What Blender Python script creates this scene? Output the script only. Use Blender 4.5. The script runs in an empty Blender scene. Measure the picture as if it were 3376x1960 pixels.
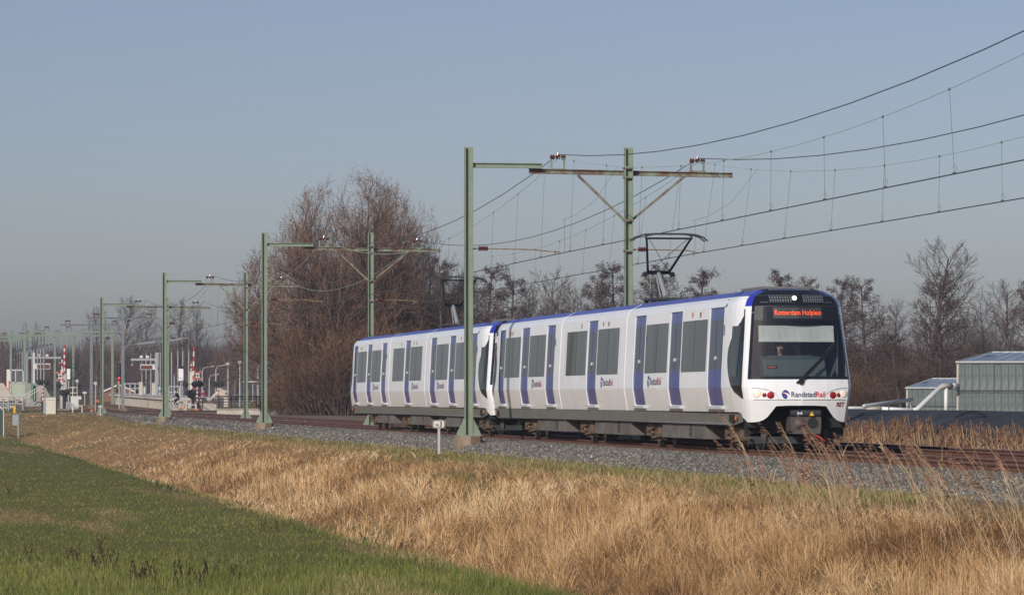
import bpy, math, random
import numpy as np
from mathutils import Vector, Matrix

SC = bpy.context.scene
COL = SC.collection
PI = math.pi

# ------------------------------------------------------------------ place frame
F, XV, YH, CX = 13000.0, -430.0, 1311.0, 1688.0   # focal length and vanishing point in photo pixels
HC = 1.15                                         # camera height over the rail head (z = 0)
TAN = (CX - XV) / F
TH = math.atan(TAN); CS, SN = math.cos(TH), math.sin(TH)
ROT = PI / 2 + TH                                 # local +x runs along the track, away; local +y towards the field
V1, V2 = 20.25, 24.20                             # track centres


def TF(u, v, z=0.0):
    return Vector((-SN * u + CS * v, CS * u + SN * v, z))


def at(x, y, Y):
    return Vector(((x - CX) * Y / F, Y, HC - (y - YH) * Y / F))


# ------------------------------------------------------------------ camera, sky, sun, exposure
cd = bpy.data.cameras.new('camera'); cam = bpy.data.objects.new('camera', cd); COL.objects.link(cam)
cam.location = (0, 0, HC); cam.rotation_euler = (PI / 2, 0, 0)
cd.sensor_width = 36; cd.lens = F / 3376 * 36; cd.shift_y = (YH - 980) / 3376
cd.clip_start = .5; cd.clip_end = 9000
SC.camera = cam
SUN_EL = math.radians(26); SUN_AZ = math.radians(210.8)      # compass angle from +y, clockwise
world = bpy.data.worlds.new('World'); SC.world = world; world.use_nodes = True
wn, wl = world.node_tree.nodes, world.node_tree.links
sky = wn.new('ShaderNodeTexSky'); sky.sky_type = 'NISHITA'; sky.sun_disc = False
sky.sun_elevation = SUN_EL; sky.sun_rotation = SUN_AZ
sky.air_density = .7; sky.dust_density = 1.05; sky.ozone_density = 1.0; sky.altitude = 0
mixs = wn.new('ShaderNodeMix'); mixs.data_type = 'RGBA'; mixs.blend_type = 'MULTIPLY'; mixs.inputs[0].default_value = 1
mixs.inputs[7].default_value = (1.05, 0.95, 1.0, 1)
wl.new(sky.outputs[0], mixs.inputs[6]); wl.new(mixs.outputs[2], wn['Background'].inputs[0])
wn['Background'].inputs[1].default_value = 0.078
sd = bpy.data.lights.new('sun', 'SUN'); sun = bpy.data.objects.new('sun', sd); COL.objects.link(sun)
sd.energy = 3.75; sd.angle = math.radians(.53); sd.color = (1, .965, .905)
sdir = Vector((math.sin(SUN_AZ) * math.cos(SUN_EL), math.cos(SUN_AZ) * math.cos(SUN_EL), math.sin(SUN_EL)))
sun.rotation_euler = sdir.to_track_quat('Z', 'Y').to_euler(); sun.location = sdir * 200
SC.view_settings.view_transform = 'Standard'; SC.view_settings.look = 'None'
SC.view_settings.exposure = 0.0; SC.view_settings.gamma = 1; SC.view_settings.use_curve_mapping = False
SC.cycles.max_bounces = 6; SC.cycles.transparent_max_bounces = 12; SC.cycles.use_denoising = True
SC.cycles.volume_bounces = 0; SC.cycles.caustics_reflective = False; SC.cycles.caustics_refractive = False
HAZE = 0.00038


# ------------------------------------------------------------------ helpers
def vnoise(x, y, seed=0):
    x = np.asarray(x, float); y = np.asarray(y, float)
    xi = np.floor(x).astype(np.int64); yi = np.floor(y).astype(np.int64)
    fx = x - xi; fy = y - yi; fx = fx * fx * (3 - 2 * fx); fy = fy * fy * (3 - 2 * fy)

    def h(a, b):
        n = (a * 374761393 + b * 668265263 + seed * 1442695041) & 0x7fffffff
        n = ((n ^ (n >> 13)) * 1274126177) & 0x7fffffff
        return ((n ^ (n >> 16)) & 0xffff) / 65535.0
    return (h(xi, yi) * (1 - fx) + h(xi + 1, yi) * fx) * (1 - fy) + (h(xi, yi + 1) * (1 - fx) + h(xi + 1, yi + 1) * fx) * fy


def fbm(x, y, seed=0, o=3):
    s = 0; a = .5
    for k in range(o):
        s = s + a * vnoise(x * 2 ** k, y * 2 ** k, seed + k * 7); a *= .5
    return s / (1 - .5 ** o)


class MB:
    def __init__(s):
        s.v = []; s.f = []; s.m = []

    def add(s, vs, fs, mi=0):
        n = len(s.v); s.v += [tuple(p) for p in vs]
        for q in fs:
            s.f.append(tuple(n + i for i in q)); s.m.append(mi)

    def box(s, c, d, mi=0, R=None):
        hx, hy, hz = d[0] / 2, d[1] / 2, d[2] / 2
        vs = [Vector((sx * hx, sy * hy, sz * hz)) for sz in (-1, 1) for sy in (-1, 1) for sx in (-1, 1)]
        if R is not None: vs = [R @ p for p in vs]
        c = Vector(c); vs = [p + c for p in vs]
        s.add(vs, [(0, 2, 3, 1), (4, 5, 7, 6), (0, 1, 5, 4), (2, 6, 7, 3), (0, 4, 6, 2), (1, 3, 7, 5)], mi)
        return s

    def bx(s, x0, x1, y0, y1, z0, z1, mi=0):
        return s.box(((x0 + x1) / 2, (y0 + y1) / 2, (z0 + z1) / 2), (abs(x1 - x0), abs(y1 - y0), abs(z1 - z0)), mi)

    def bar(s, p0, p1, w, h, mi=0, up=(0, 0, 1)):
        p0 = Vector(p0); p1 = Vector(p1); d = (p1 - p0); L = d.length; d.normalize()
        up = Vector(up)
        if abs(d.dot(up)) > .98: up = Vector((1, 0, 0))
        sd_ = d.cross(up).normalized(); up = sd_.cross(d)
        R = Matrix((d, sd_, up)).transposed()
        return s.box((p0 + p1) / 2, (L, w, h), mi, R)

    def tube(s, pts, r, n=8, mi=0, cap=True):
        pts = [Vector(p) for p in pts]; k = len(pts)
        rr = r if isinstance(r, (list, tuple)) else [r] * k
        rings = []
        up = None
        for i in range(k):
            d = (pts[min(i + 1, k - 1)] - pts[max(i - 1, 0)]).normalized()
            if up is None or abs(d.dot(up)) > .97: up = Vector((0, 0, 1)) if abs(d.z) < .9 else Vector((1, 0, 0))
            a = d.cross(up).normalized(); b = a.cross(d)
            rings.append([pts[i] + (a * math.cos(2 * PI * j / n) + b * math.sin(2 * PI * j / n)) * rr[i] for j in range(n)])
        vs = [p for q in rings for p in q]
        fs = [(i * n + j, i * n + (j + 1) % n, (i + 1) * n + (j + 1) % n, (i + 1) * n + j) for i in range(k - 1) for j in range(n)]
        if cap: fs += [tuple(range(n))[::-1], tuple((k - 1) * n + j for j in range(n))]
        s.add(vs, fs, mi)
        return s

    def lathe(s, c, prof, n=12, mi=0, axis=(0, 0, 1)):
        c = Vector(c); a = Vector(axis).normalized()
        return s.tube([c + a * z for r, z in prof], [max(r, 1e-4) for r, z in prof], n, mi)

    def prism(s, poly, axis, a0, a1, mi=0):
        """poly: 2D points in the plane of the two other axes (cyclic order), extruded on axis."""
        n = len(poly); vs = []
        for a in (a0, a1):
            for p, q in poly:
                vs.append({'x': (a, p, q), 'y': (p, a, q), 'z': (p, q, a)}[axis])
        s.add(vs, [tuple(range(n)), tuple(range(2 * n - 1, n - 1, -1))] + [(i, (i + 1) % n, n + (i + 1) % n, n + i) for i in range(n)], mi)
        return s

    def disc(s, c, r, nrm, n=16, mi=0, th=.01):
        c = Vector(c); d = Vector(nrm).normalized()
        return s.tube([c, c + d * th], r, n, mi)

    def build(s, name, mats, parent=None, smooth=False, loc=None):
        me = bpy.data.meshes.new(name); me.from_pydata(s.v, [], s.f)
        mats = mats if isinstance(mats, (list, tuple)) else [mats]
        for m in mats: me.materials.append(m)
        if len(mats) > 1: me.polygons.foreach_set('material_index', s.m)
        fix_normals(me)
        if smooth: me.shade_smooth() if hasattr(me, 'shade_smooth') else None
        o = bpy.data.objects.new(name, me); COL.objects.link(o)
        if smooth and smooth != True:
            me.set_sharp_from_angle(angle=math.radians(smooth))
        if parent: o.parent = parent
        if loc is not None: o.location = loc
        return o


import bmesh


def fix_normals(me):
    bm = bmesh.new(); bm.from_mesh(me)
    bmesh.ops.recalc_face_normals(bm, faces=bm.faces)
    bm.to_mesh(me); bm.free()


def thing(name, label, cat, loc=(0, 0, 0), rz=0, group=None):
    o = bpy.data.objects.new(name, None); COL.objects.link(o)
    o.location = loc; o.rotation_euler = (0, 0, rz); o.empty_display_size = .3
    return tag(o, label, cat, group)


def tag(o, label=None, cat=None, group=None, kind=None):
    if label: o['label'] = label
    if cat: o['category'] = cat
    if group: o['group'] = group
    if kind: o['kind'] = kind
    return o


def copy_tree(o, label=None, loc=None, rz=None, parent=None, scale=None):
    c = o.copy(); COL.objects.link(c)
    if parent: c.parent = parent
    if label: c['label'] = label
    if loc is not None: c.location = loc
    if rz is not None: c.rotation_euler = (0, 0, rz)
    if scale is not None: c.scale = scale if isinstance(scale, (tuple, list)) else (scale,) * 3
    for ch in list(o.children): copy_tree(ch, parent=c)
    return c


def mesh_np(name, V, faces, mats, tint=None, parent=None, fidx=None, n=None):
    """V (k,3); faces: int array (m,n) all the same size."""
    me = bpy.data.meshes.new(name); V = np.asarray(V, np.float32); faces = np.asarray(faces, np.int32)
    m, n = faces.shape
    me.vertices.add(len(V)); me.vertices.foreach_set('co', V.ravel())
    me.loops.add(m * n); me.loops.foreach_set('vertex_index', faces.ravel())
    me.polygons.add(m); me.polygons.foreach_set('loop_start', np.arange(0, m * n, n, dtype=np.int32))
    mats = mats if isinstance(mats, (list, tuple)) else [mats]
    for q in mats: me.materials.append(q)
    if fidx is not None: me.polygons.foreach_set('material_index', np.asarray(fidx, np.int32))
    me.update(calc_edges=True)
    if tint is not None:
        a = me.attributes.new('tint', 'FLOAT', 'POINT'); a.data.foreach_set('value', np.asarray(tint, np.float32))
    o = bpy.data.objects.new(name, me); COL.objects.link(o)
    if parent: o.parent = parent
    return o


# ------------------------------------------------------------------ materials
MATS = {}


def mat(name, col, rough=.6, metal=0.0, var=0.0, vs=3.0, col2=None, bump=0.0, bs=40.0, emit=None, spec=.5, coat=0.0, stretch=None):
    m = bpy.data.materials.new(name); m.use_nodes = True; nt = m.node_tree; n, l = nt.nodes, nt.links
    b = n['Principled BSDF']; c = (*col, 1)
    b.inputs['Base Color'].default_value = c; b.inputs['Roughness'].default_value = rough
    b.inputs['Metallic'].default_value = metal; b.inputs['Specular IOR Level'].default_value = spec
    b.inputs['Coat Weight'].default_value = coat
    if emit: b.inputs['Emission Color'].default_value = (*emit[:3], 1); b.inputs['Emission Strength'].default_value = emit[3]
    tc = n.new('ShaderNodeTexCoord'); src = tc.outputs['Object']
    if stretch:
        mp = n.new('ShaderNodeMapping'); mp.inputs['Scale'].default_value = stretch; l.new(src, mp.inputs[0]); src = mp.outputs[0]
    if var or col2:
        t = n.new('ShaderNodeTexNoise'); t.inputs['Scale'].default_value = vs; t.inputs['Detail'].default_value = 6
        t.inputs['Roughness'].default_value = .65; l.new(src, t.inputs['Vector'])
        r = n.new('ShaderNodeValToRGB'); l.new(t.outputs[0], r.inputs[0])
        c2 = col2 or tuple(x * (1 - var) for x in col); c1 = col if col2 else tuple(min(1, x * (1 + var * .6)) for x in col)
        r.color_ramp.elements[0].position = .36; r.color_ramp.elements[1].position = .64
        r.color_ramp.elements[0].color = (*c2, 1); r.color_ramp.elements[1].color = (*c1, 1)
        l.new(r.outputs[0], b.inputs['Base Color'])
    if bump:
        t = n.new('ShaderNodeTexNoise'); t.inputs['Scale'].default_value = bs; t.inputs['Detail'].default_value = 5
        l.new(src, t.inputs['Vector'])
        bp = n.new('ShaderNodeBump'); bp.inputs['Strength'].default_value = bump; bp.inputs['Distance'].default_value = .03
        l.new(t.outputs[0], bp.inputs['Height']); l.new(bp.outputs[0], b.inputs['Normal'])
    MATS[name] = m
    return m


def ramp_mat(name, stops, rough=.8, attr='tint', trans=0.0, spec=.2):
    m = bpy.data.materials.new(name); m.use_nodes = True; n, l = m.node_tree.nodes, m.node_tree.links
    b = n['Principled BSDF']; b.inputs['Roughness'].default_value = rough; b.inputs['Specular IOR Level'].default_value = spec
    a = n.new('ShaderNodeAttribute'); a.attribute_name = attr
    r = n.new('ShaderNodeValToRGB'); l.new(a.outputs['Fac'], r.inputs[0]); l.new(r.outputs[0], b.inputs['Base Color'])
    e = r.color_ramp.elements
    while len(e) < len(stops): e.new(.5)
    for k, (p, c) in enumerate(stops): e[k].position = p; e[k].color = (*c, 1)
    MATS[name] = m
    return m


white = mat('white_paint', (.85, .855, .87), .28, var=.05, vs=.9, coat=.3)
wt = white.node_tree; wn_, wl_ = wt.nodes, wt.links          # road dust on the lower panels, faint rain streaks
wb_ = wn_['Principled BSDF']; src_ = wb_.inputs['Base Color'].links[0].from_socket
tc_ = wn_.new('ShaderNodeTexCoord'); sx_ = wn_.new('ShaderNodeSeparateXYZ'); wl_.new(tc_.outputs['Object'], sx_.inputs[0])
mr_ = wn_.new('ShaderNodeMapRange'); mr_.inputs[1].default_value = 1.5; mr_.inputs[2].default_value = .8; mr_.inputs[3].default_value = 0; mr_.inputs[4].default_value = .42; wl_.new(sx_.outputs[2], mr_.inputs[0])
mp_ = wn_.new('ShaderNodeMapping'); mp_.inputs['Scale'].default_value = (5, 5, .35); wl_.new(tc_.outputs['Object'], mp_.inputs[0])
ns_ = wn_.new('ShaderNodeTexNoise'); ns_.inputs['Scale'].default_value = 1.3; ns_.inputs['Detail'].default_value = 6; wl_.new(mp_.outputs[0], ns_.inputs['Vector'])
r_ = wn_.new('ShaderNodeMapRange'); r_.inputs[1].default_value = .48; r_.inputs[2].default_value = .75; r_.inputs[4].default_value = .10; wl_.new(ns_.outputs[0], r_.inputs[0])
ad_ = wn_.new('ShaderNodeMath'); ad_.operation = 'ADD'; wl_.new(mr_.outputs[0], ad_.inputs[0]); wl_.new(r_.outputs[0], ad_.inputs[1])
mx_ = wn_.new('ShaderNodeMix'); mx_.data_type = 'RGBA'; wl_.new(ad_.outputs[0], mx_.inputs[0]); wl_.new(src_, mx_.inputs[6]); mx_.inputs[7].default_value = (.60, .57, .51, 1); wl_.new(mx_.outputs[2], wb_.inputs['Base Color'])
white_low = mat('white_paint_dusty', (.66, .63, .58), .45, var=.08, vs=1.2)
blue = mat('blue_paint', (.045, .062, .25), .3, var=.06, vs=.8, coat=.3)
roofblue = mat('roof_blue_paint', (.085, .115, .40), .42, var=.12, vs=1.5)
deepblue = mat('deep_blue_paint', (.03, .04, .42), .3, coat=.3)
black = mat('black_gloss', (.012, .014, .018), .15, spec=.6)
blackmat = mat('black_matt', (.012, .012, .013), .7)
skirtg = mat('skirt_grey', (.155, .15, .13), .5, var=.12, vs=1.5)
boxg = mat('underfloor_box_grey', (.155, .145, .13), .6, col2=(.095, .075, .055), vs=1.3)
brakedust = mat('brake_dust_steel', (.075, .055, .042), .8, col2=(.16, .095, .055), vs=6, bump=.3)
wheelst = mat('wheel_steel', (.085, .075, .068), .55, var=.3, vs=5)
darksteel = mat('dark_steel', (.04, .042, .045), .5, var=.2)
lightgrey = mat('light_grey_metal', (.50, .52, .53), .4, var=.08)
midgrey = mat('mid_grey_metal', (.26, .28, .29), .5, var=.1)
redp = mat('red_paint', (.50, .03, .025), .45, var=.1)
redlens = mat('red_lens', (.30, .012, .012), .15)
orangep = mat('orange_paint', (.62, .16, .02), .5)
yellowp = mat('yellow_paint', (.75, .45, .03), .5)
lamp_on = mat('lamp_lit', (1, .95, .8), .3, emit=(1, .88, .66, 2.4))
headl = mat('headlamp_lit', (.75, .68, .55), .2, emit=(1, .82, .6, .22))
ledm = mat('led_orange_red', (.8, .1, .02), .5, emit=(1, .10, .02, 1.1))
siglit = mat('signal_red_lit', (1, .02, .02), .3, emit=(1, .02, .03, 3))
mastg = mat('mast_green_grey_paint', (.225, .275, .20), .55, var=.12, vs=2.2, bump=.05)
mastrust = mat('rusted_mast_paint', (.225, .275, .20), .6, col2=(.14, .055, .03), vs=3.2, bump=.1)
greym = mat('grey_mast_paint', (.20, .215, .22), .55, var=.12)
insul = mat('brown_porcelain', (.11, .03, .018), .25, var=.2, vs=9)
galv = mat('galvanised_steel', (.46, .48, .48), .4, metal=.25, var=.12, vs=6)
copperg = mat('verdigris_wire', (.34, .50, .44), .6)
wirem = mat('dark_wire', (.05, .065, .06), .6)
armrust = mat('rusted_arm', (.34, .26, .19), .6, col2=(.15, .08, .05), vs=8)
concrete = mat('weathered_concrete', (.28, .215, .15), .9, col2=(.17, .12, .08), vs=3.0, bump=.4, bs=25)
concrete2 = mat('pale_concrete', (.52, .46, .385), .85, var=.14, vs=.8, bump=.1)
railrust = mat('rail_rust', (.115, .048, .030), .85, var=.22, vs=3)
railtop = mat('rail_running_surface', (.42, .40, .40), .3, metal=.7, var=.1)
sleeperm = mat('concrete_sleeper', (.25, .22, .19), .9, var=.2)
asphalt = mat('asphalt', (.07, .07, .072), .9, var=.15, vs=4)
tyrem = mat('tyre_rubber', (.015, .015, .016), .8)
skin = mat('skin', (.50, .27, .19), .55)
hairm = mat('brown_hair', (.05, .028, .018), .6)
blackcloth = mat('black_cloth', (.02, .02, .023), .9, var=.2)
bluecloth = mat('dark_blue_cloth', (.022, .032, .06), .9, var=.2)
redcloth = mat('red_cloth', (.28, .02, .045), .9, var=.2)
cream = mat('cream_cabinet', (.60, .56, .46), .55, var=.06, vs=2)
greyblue = mat('grey_blue_sheet', (.26, .31, .33), .55, var=.08)
dkgreen = mat('dark_green_panel', (.018, .05, .035), .5)
blindm = mat('sun_blind_fabric', (.66, .65, .61), .85, var=.05, vs=2)
dashm = mat('dashboard_plastic', (.10, .125, .118), .55)
liningm = mat('cab_lining', (.15, .17, .18), .7, var=.15)
seatm = mat('seat_cloth', (.035, .05, .09), .9)


def glass_mat(name, tint, refl, base=None):
    m = bpy.data.materials.new(name); m.use_nodes = True; n, l = m.node_tree.nodes, m.node_tree.links
    n.remove(n['Principled BSDF']); out = n['Material Output']
    tr = n.new('ShaderNodeBsdfTransparent'); tr.inputs[0].default_value = (*tint, 1)
    gl = n.new('ShaderNodeBsdfGlossy'); gl.inputs['Roughness'].default_value = .03; gl.inputs[0].default_value = (refl, refl, refl, 1)
    lw = n.new('ShaderNodeLayerWeight'); lw.inputs[0].default_value = .5
    pw = n.new('ShaderNodeMath'); pw.operation = 'POWER'; l.new(lw.outputs['Facing'], pw.inputs[0]); pw.inputs[1].default_value = 3.5
    fr = n.new('ShaderNodeMath'); fr.operation = 'MULTIPLY_ADD'; l.new(pw.outputs[0], fr.inputs[0]); fr.inputs[1].default_value = .85; fr.inputs[2].default_value = .085
    mx = n.new('ShaderNodeMixShader'); l.new(fr.outputs[0], mx.inputs[0]); l.new(tr.outputs[0], mx.inputs[1]); l.new(gl.outputs[0], mx.inputs[2])
    l.new(mx.outputs[0], out.inputs[0]); MATS[name] = m
    return m


screenglass = glass_mat('windscreen_glass', (.72, .77, .77), .95)
clearglass = glass_mat('clear_glass', (.75, .82, .80), .9)
winglass = mat('tinted_window_glass', (.075, .080, .080), .07, spec=.42, col2=(.036, .040, .042), vs=.75, stretch=(2.6, 1, .12))  # upright bands painted into the colour imitate reflection streaks and posts inside
doorglass = mat('tinted_door_glass', (.040, .046, .060), .1, spec=.4)
greenglass = mat('greenhouse_glass', (.075, .105, .10), .25, col2=(.215, .25, .235), vs=1.1, stretch=(1.5, 1, .6), spec=.3)
roofglass = mat('greenhouse_roof_glass', (.24, .29, .35), .2, var=.25, vs=1.2, spec=.7)


# ------------------------------------------------------------------ ground
def prof(xl):
    return np.interp(xl, [-2000, 8.95, 9.25, 9.6, 9.95, 10.6, 12.5, 14.6, 15.8, 17.3, 28.3, 29.2, 31, 32.5, 3000],
                     [-1.5, -1.5, -1.6, -1.63, -1.58, -1.38, -.97, -.57, -.44, -.40, -.42, -.72, -.74, -.45, -.45])


def sstep(t):
    t = np.clip(t, 0, 1); return t * t * (3 - 2 * t)


def hz(X, Y):
    X = np.asarray(X, float); Y = np.asarray(Y, float)
    xl = X + TAN * Y; v = xl * CS; u = (Y - SN * v) / CS
    r = sstep((u - 238) / 52.0)
    bumps = .10 * (fbm(X * .55, Y * .28, 3) - .5) * np.clip((17.2 - xl) / 1.5, 0, 1)
    bumps = bumps + .22 * (fbm(X * .9, Y * .22, 9) - .5) * np.clip((xl - 9.8) / 1.0, 0, 1) * np.clip((15.2 - xl) / 1.5, 0, 1)
    z = prof(xl) * (1 - r) - .13 * r + bumps
    return z + .0055 * np.clip(Y - 320, 0, 400)


def gz(X, Y): return float(hz(np.array([X]), np.array([Y]))[0])


us = np.concatenate([[-2500, -800, -200, -60, -10], np.arange(20, 130, 1.0), np.arange(130, 420, 2.0), [425, 460, 500, 560, 650, 800, 1200, 2000, 3500, 6000]])
xs = np.concatenate([[-3000, -1200, -500, -200, -90, -50, -30, -18, -10, -5], np.arange(-2, 18.2, .3), np.arange(18.5, 34, .75), [36, 42, 55, 80, 130, 250, 600, 1400, 3000]])
UU, XX = np.meshgrid(us, xs, indexing='ij')
VV = XX * CS
GX = -SN * UU + CS * VV; GY = CS * UU + SN * VV
GZ = hz(GX, GY)
nu, nx = UU.shape
idx = np.arange(nu * nx).reshape(nu, nx)
faces = np.stack([idx[:-1, :-1], idx[1:, :-1], idx[1:, 1:], idx[:-1, 1:]], -1).reshape(-1, 4)[:, ::-1]


def zones(X, Y):
    """how dry (tan) and how bare the ground is: 0 green .. 1 straw"""
    xl = X + TAN * Y; u = (Y - SN * xl * CS) / CS
    n1 = fbm(xl * .42, u * .045, 21); n2 = fbm(X * .9, Y * .3, 33)
    edge = 9.3 + .45 * (n2 - .5)
    slope = sstep((xl - edge) / .35)
    crest = sstep((xl - 14.9 - 1.2 * (n2 - .5)) / .8)
    far = sstep((u - 236 + 25 * (n1 - .5)) / 12)
    dry_field = sstep((n1 - .59) / .10) * .55 + .16 * n2
    dry_slope = .97 - .5 * sstep((n1 - .68) / .07) - .25 * sstep((n2 - .66) / .1)
    dry_crest = .58 + .9 * (n2 - .5)
    d = dry_field * (1 - slope) + (dry_slope * (1 - crest) + dry_crest * crest) * slope
    d = d * (1 - far) + (.75 + .7 * (n2 - .6)) * far
    return np.clip(d, 0, 1)


dry = zones(GX, GY).ravel()
soil = (sstep((XX - 16.3) / .6) * (1 - sstep((UU - 300) / 40))).ravel() * .8
m = bpy.data.materials.new('ground_soil_and_turf'); m.use_nodes = True
n, l = m.node_tree.nodes, m.node_tree.links; b = n['Principled BSDF']; b.inputs['Roughness'].default_value = .95; b.inputs['Specular IOR Level'].default_value = .1
a1 = n.new('ShaderNodeAttribute'); a1.attribute_name = 'tint'; a2 = n.new('ShaderNodeAttribute'); a2.attribute_name = 'soil'
tc = n.new('ShaderNodeTexCoord'); t1 = n.new('ShaderNodeTexNoise'); t1.inputs['Scale'].default_value = 6; t1.inputs['Detail'].default_value = 8
l.new(tc.outputs['Object'], t1.inputs['Vector'])
r1 = n.new('ShaderNodeValToRGB'); r1.color_ramp.elements[0].color = (.085, .090, .026, 1); r1.color_ramp.elements[1].color = (.15, .15, .048, 1)
r1.color_ramp.elements[0].position = .35; r1.color_ramp.elements[1].position = .65
r2 = n.new('ShaderNodeValToRGB'); r2.color_ramp.elements[0].color = (.21, .125, .058, 1); r2.color_ramp.elements[1].color = (.38, .24, .118, 1)
r2.color_ramp.elements[0].position = .35; r2.color_ramp.elements[1].position = .65
r3 = n.new('ShaderNodeValToRGB'); r3.color_ramp.elements[0].color = (.13, .10, .075, 1); r3.color_ramp.elements[1].color = (.23, .19, .15, 1)
for r in (r1, r2, r3): l.new(t1.outputs[0], r.inputs[0])
mx1 = n.new('ShaderNodeMix'); mx1.data_type = 'RGBA'; mx2 = n.new('ShaderNodeMix'); mx2.data_type = 'RGBA'
l.new(a1.outputs['Fac'], mx1.inputs[0]); l.new(r1.outputs[0], mx1.inputs[6]); l.new(r2.outputs[0], mx1.inputs[7])
l.new(a2.outputs['Fac'], mx2.inputs[0]); l.new(mx1.outputs[2], mx2.inputs[6]); l.new(r3.outputs[0], mx2.inputs[7])
l.new(mx2.outputs[2], b.inputs['Base Color'])
bp = n.new('ShaderNodeBump'); bp.inputs['Strength'].default_value = .6; bp.inputs['Distance'].default_value = .06; l.new(t1.outputs[0], bp.inputs['Height']); l.new(bp.outputs[0], b.inputs['Normal'])
ground = mesh_np('ground', np.stack([GX.ravel(), GY.ravel(), GZ.ravel()], 1), faces, m, tint=dry)
a = ground.data.attributes.new('soil', 'FLOAT', 'POINT'); a.data.foreach_set('value', soil.astype(np.float32))
ground.data.shade_smooth(); ground['kind'] = 'structure'


def grade(u): return .0055 * max(0.0, CS * u + SN * 22 - 320)


# ballast bed, loose stones
ballastm = ramp_mat('granite_ballast', [(0, (.07, .067, .06)), (.45, (.155, .148, .132)), (.8, (.235, .225, .20)), (.93, (.26, .165, .11)), (1, (.50, .49, .46))], .9)
bn, bl = ballastm.node_tree.nodes, ballastm.node_tree.links
bed = mat('ballast_bed_gravel', (.158, .15, .132), .95, col2=(.06, .06, .055), vs=13, bump=1.0, bs=22)
bprof = [(16.75, -.46), (17.05, -.36), (18.05, -.17), (18.35, -.165), (21.9, -.19), (22.3, -.20), (26.2, -.165), (26.6, -.18), (27.7, -.47)]
bu = [-30, 40] + list(np.arange(44, 320, 4.0)) + [335]
bv = [TF(uu, vv, zz + grade(uu)) for uu in bu for vv, zz in bprof]; nb = len(bprof)
bf = [(i * nb + j, i * nb + j + 1, (i + 1) * nb + j + 1, (i + 1) * nb + j) for i in range(len(bu) - 1) for j in range(nb - 1)]
mb = MB(); mb.add(bv, bf); bo = mb.build('ballast_bed', bed); bo['kind'] = 'structure'
rng = np.random.default_rng(5)
NS = 95000
Ys = 1 / (1 / 56 + rng.random(NS) * (1 / 330 - 1 / 56))
vv = np.where(rng.random(NS) < .8, rng.uniform(16.8, 19.4, NS), rng.uniform(19.4, 27.4, NS))
uu = (Ys - SN * vv) / CS
zz = np.interp(vv, [p[0] for p in bprof], [p[1] for p in bprof]) + .0055 * np.clip(Ys - 320, 0, 99)
r = rng.uniform(.022, .05, NS) * np.clip(Ys / 95, 1, 2.6)
ang = rng.random(NS) * 6.28
base = np.array([[1, 0, 0], [0, 1, 0], [-1, 0, 0], [0, -1, 0], [0, 0, 1], [0, 0, -1]], float)
tri = np.array([[0, 1, 4], [1, 2, 4], [2, 3, 4], [3, 0, 4], [1, 0, 5], [2, 1, 5], [3, 2, 5], [0, 3, 5]])
P = base[None] * rng.uniform(.6, 1.35, (NS, 6, 1)) * r[:, None, None]
P[:, :, 2] *= .75
ca, sa = np.cos(ang)[:, None], np.sin(ang)[:, None]
px = P[:, :, 0] * ca - P[:, :, 1] * sa + (-SN * uu + CS * vv)[:, None]
py = P[:, :, 0] * sa + P[:, :, 1] * ca + (CS * uu + SN * vv)[:, None]
pz = P[:, :, 2] + (zz + r * .35)[:, None]
tf = (tri[None] + 6 * np.arange(NS)[:, None, None]).reshape(-1, 3)
t_ = rng.random(NS) ** 1.1
so = mesh_np('ballast_stones', np.stack([px, py, pz], -1).reshape(-1, 3), tf, ballastm, tint=np.repeat(t_, 6))
so['kind'] = 'stuff'

# rails and sleepers
RP = [(-.075, -.16), (-.075, -.147), (-.012, -.125), (-.010, -.05), (-.036, -.036), (-.036, -.006), (-.03, 0), (.03, 0), (.036, -.006), (.036, -.036), (.010, -.05), (.012, -.125), (.075, -.147), (.075, -.16)]
ru = [20, 60, 110, 160, 210, 260, 310, 340, 380, 420, 470, 520]
slm = None
for vc, nm in ((V1, 'near'), (V2, 'far')):
    tr = bpy.data.objects.new('railway_track', None); COL.objects.link(tr); tr['kind'] = 'structure'
    tr['label'] = 'rusty twin rail track carrying the metro train' if nm == 'near' else 'rusty twin rail track behind the metro train'
    for sgn in (-1, 1):
        mb = MB(); k = len(RP)
        vs = [TF(q, vc + sgn * .7535 + py_, pz_ + grade(q)) for q in ru for py_, pz_ in RP]
        for i in range(len(ru) - 1):
            for j in range(k - 1):
                mb.f.append((i * k + j, i * k + j + 1, (i + 1) * k + j + 1, (i + 1) * k + j)); mb.m.append(1 if j == 6 else 0)
        mb.v = [tuple(p) for p in vs]
        mb.build('rail', [railrust, railtop], tr)
    for q in range(200):
        uq = 62 + q * .62
        if slm is None:
            s = MB().bx(-.12, .12, -1.25, 1.25, -.30, -.163)
            for sg in (-1, 1):
                for e in (-1, 1): s.box((0, sg * .7535 + e * .10, -.145), (.09, .05, .04), 0)
            so = s.build('sleeper', [sleeperm], tr); slm = so.data
        else:
            so = bpy.data.objects.new('sleeper', slm); COL.objects.link(so); so.parent = tr
        so.location = TF(uq, vc, 0); so.rotation_euler = (0, 0, ROT)
# ------------------------------------------------------------------ metro train
WZ = [.55, .83, .84, 1.39, 1.76, 2.96, 3.22, 3.34, 3.41, 3.53, 3.585]
WW = [1.20, 1.235, 1.235, 1.325, 1.315, 1.25, 1.232, 1.17, 1.10, .86, .50]


def W(z): return float(np.interp(z, WZ, WW))


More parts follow.
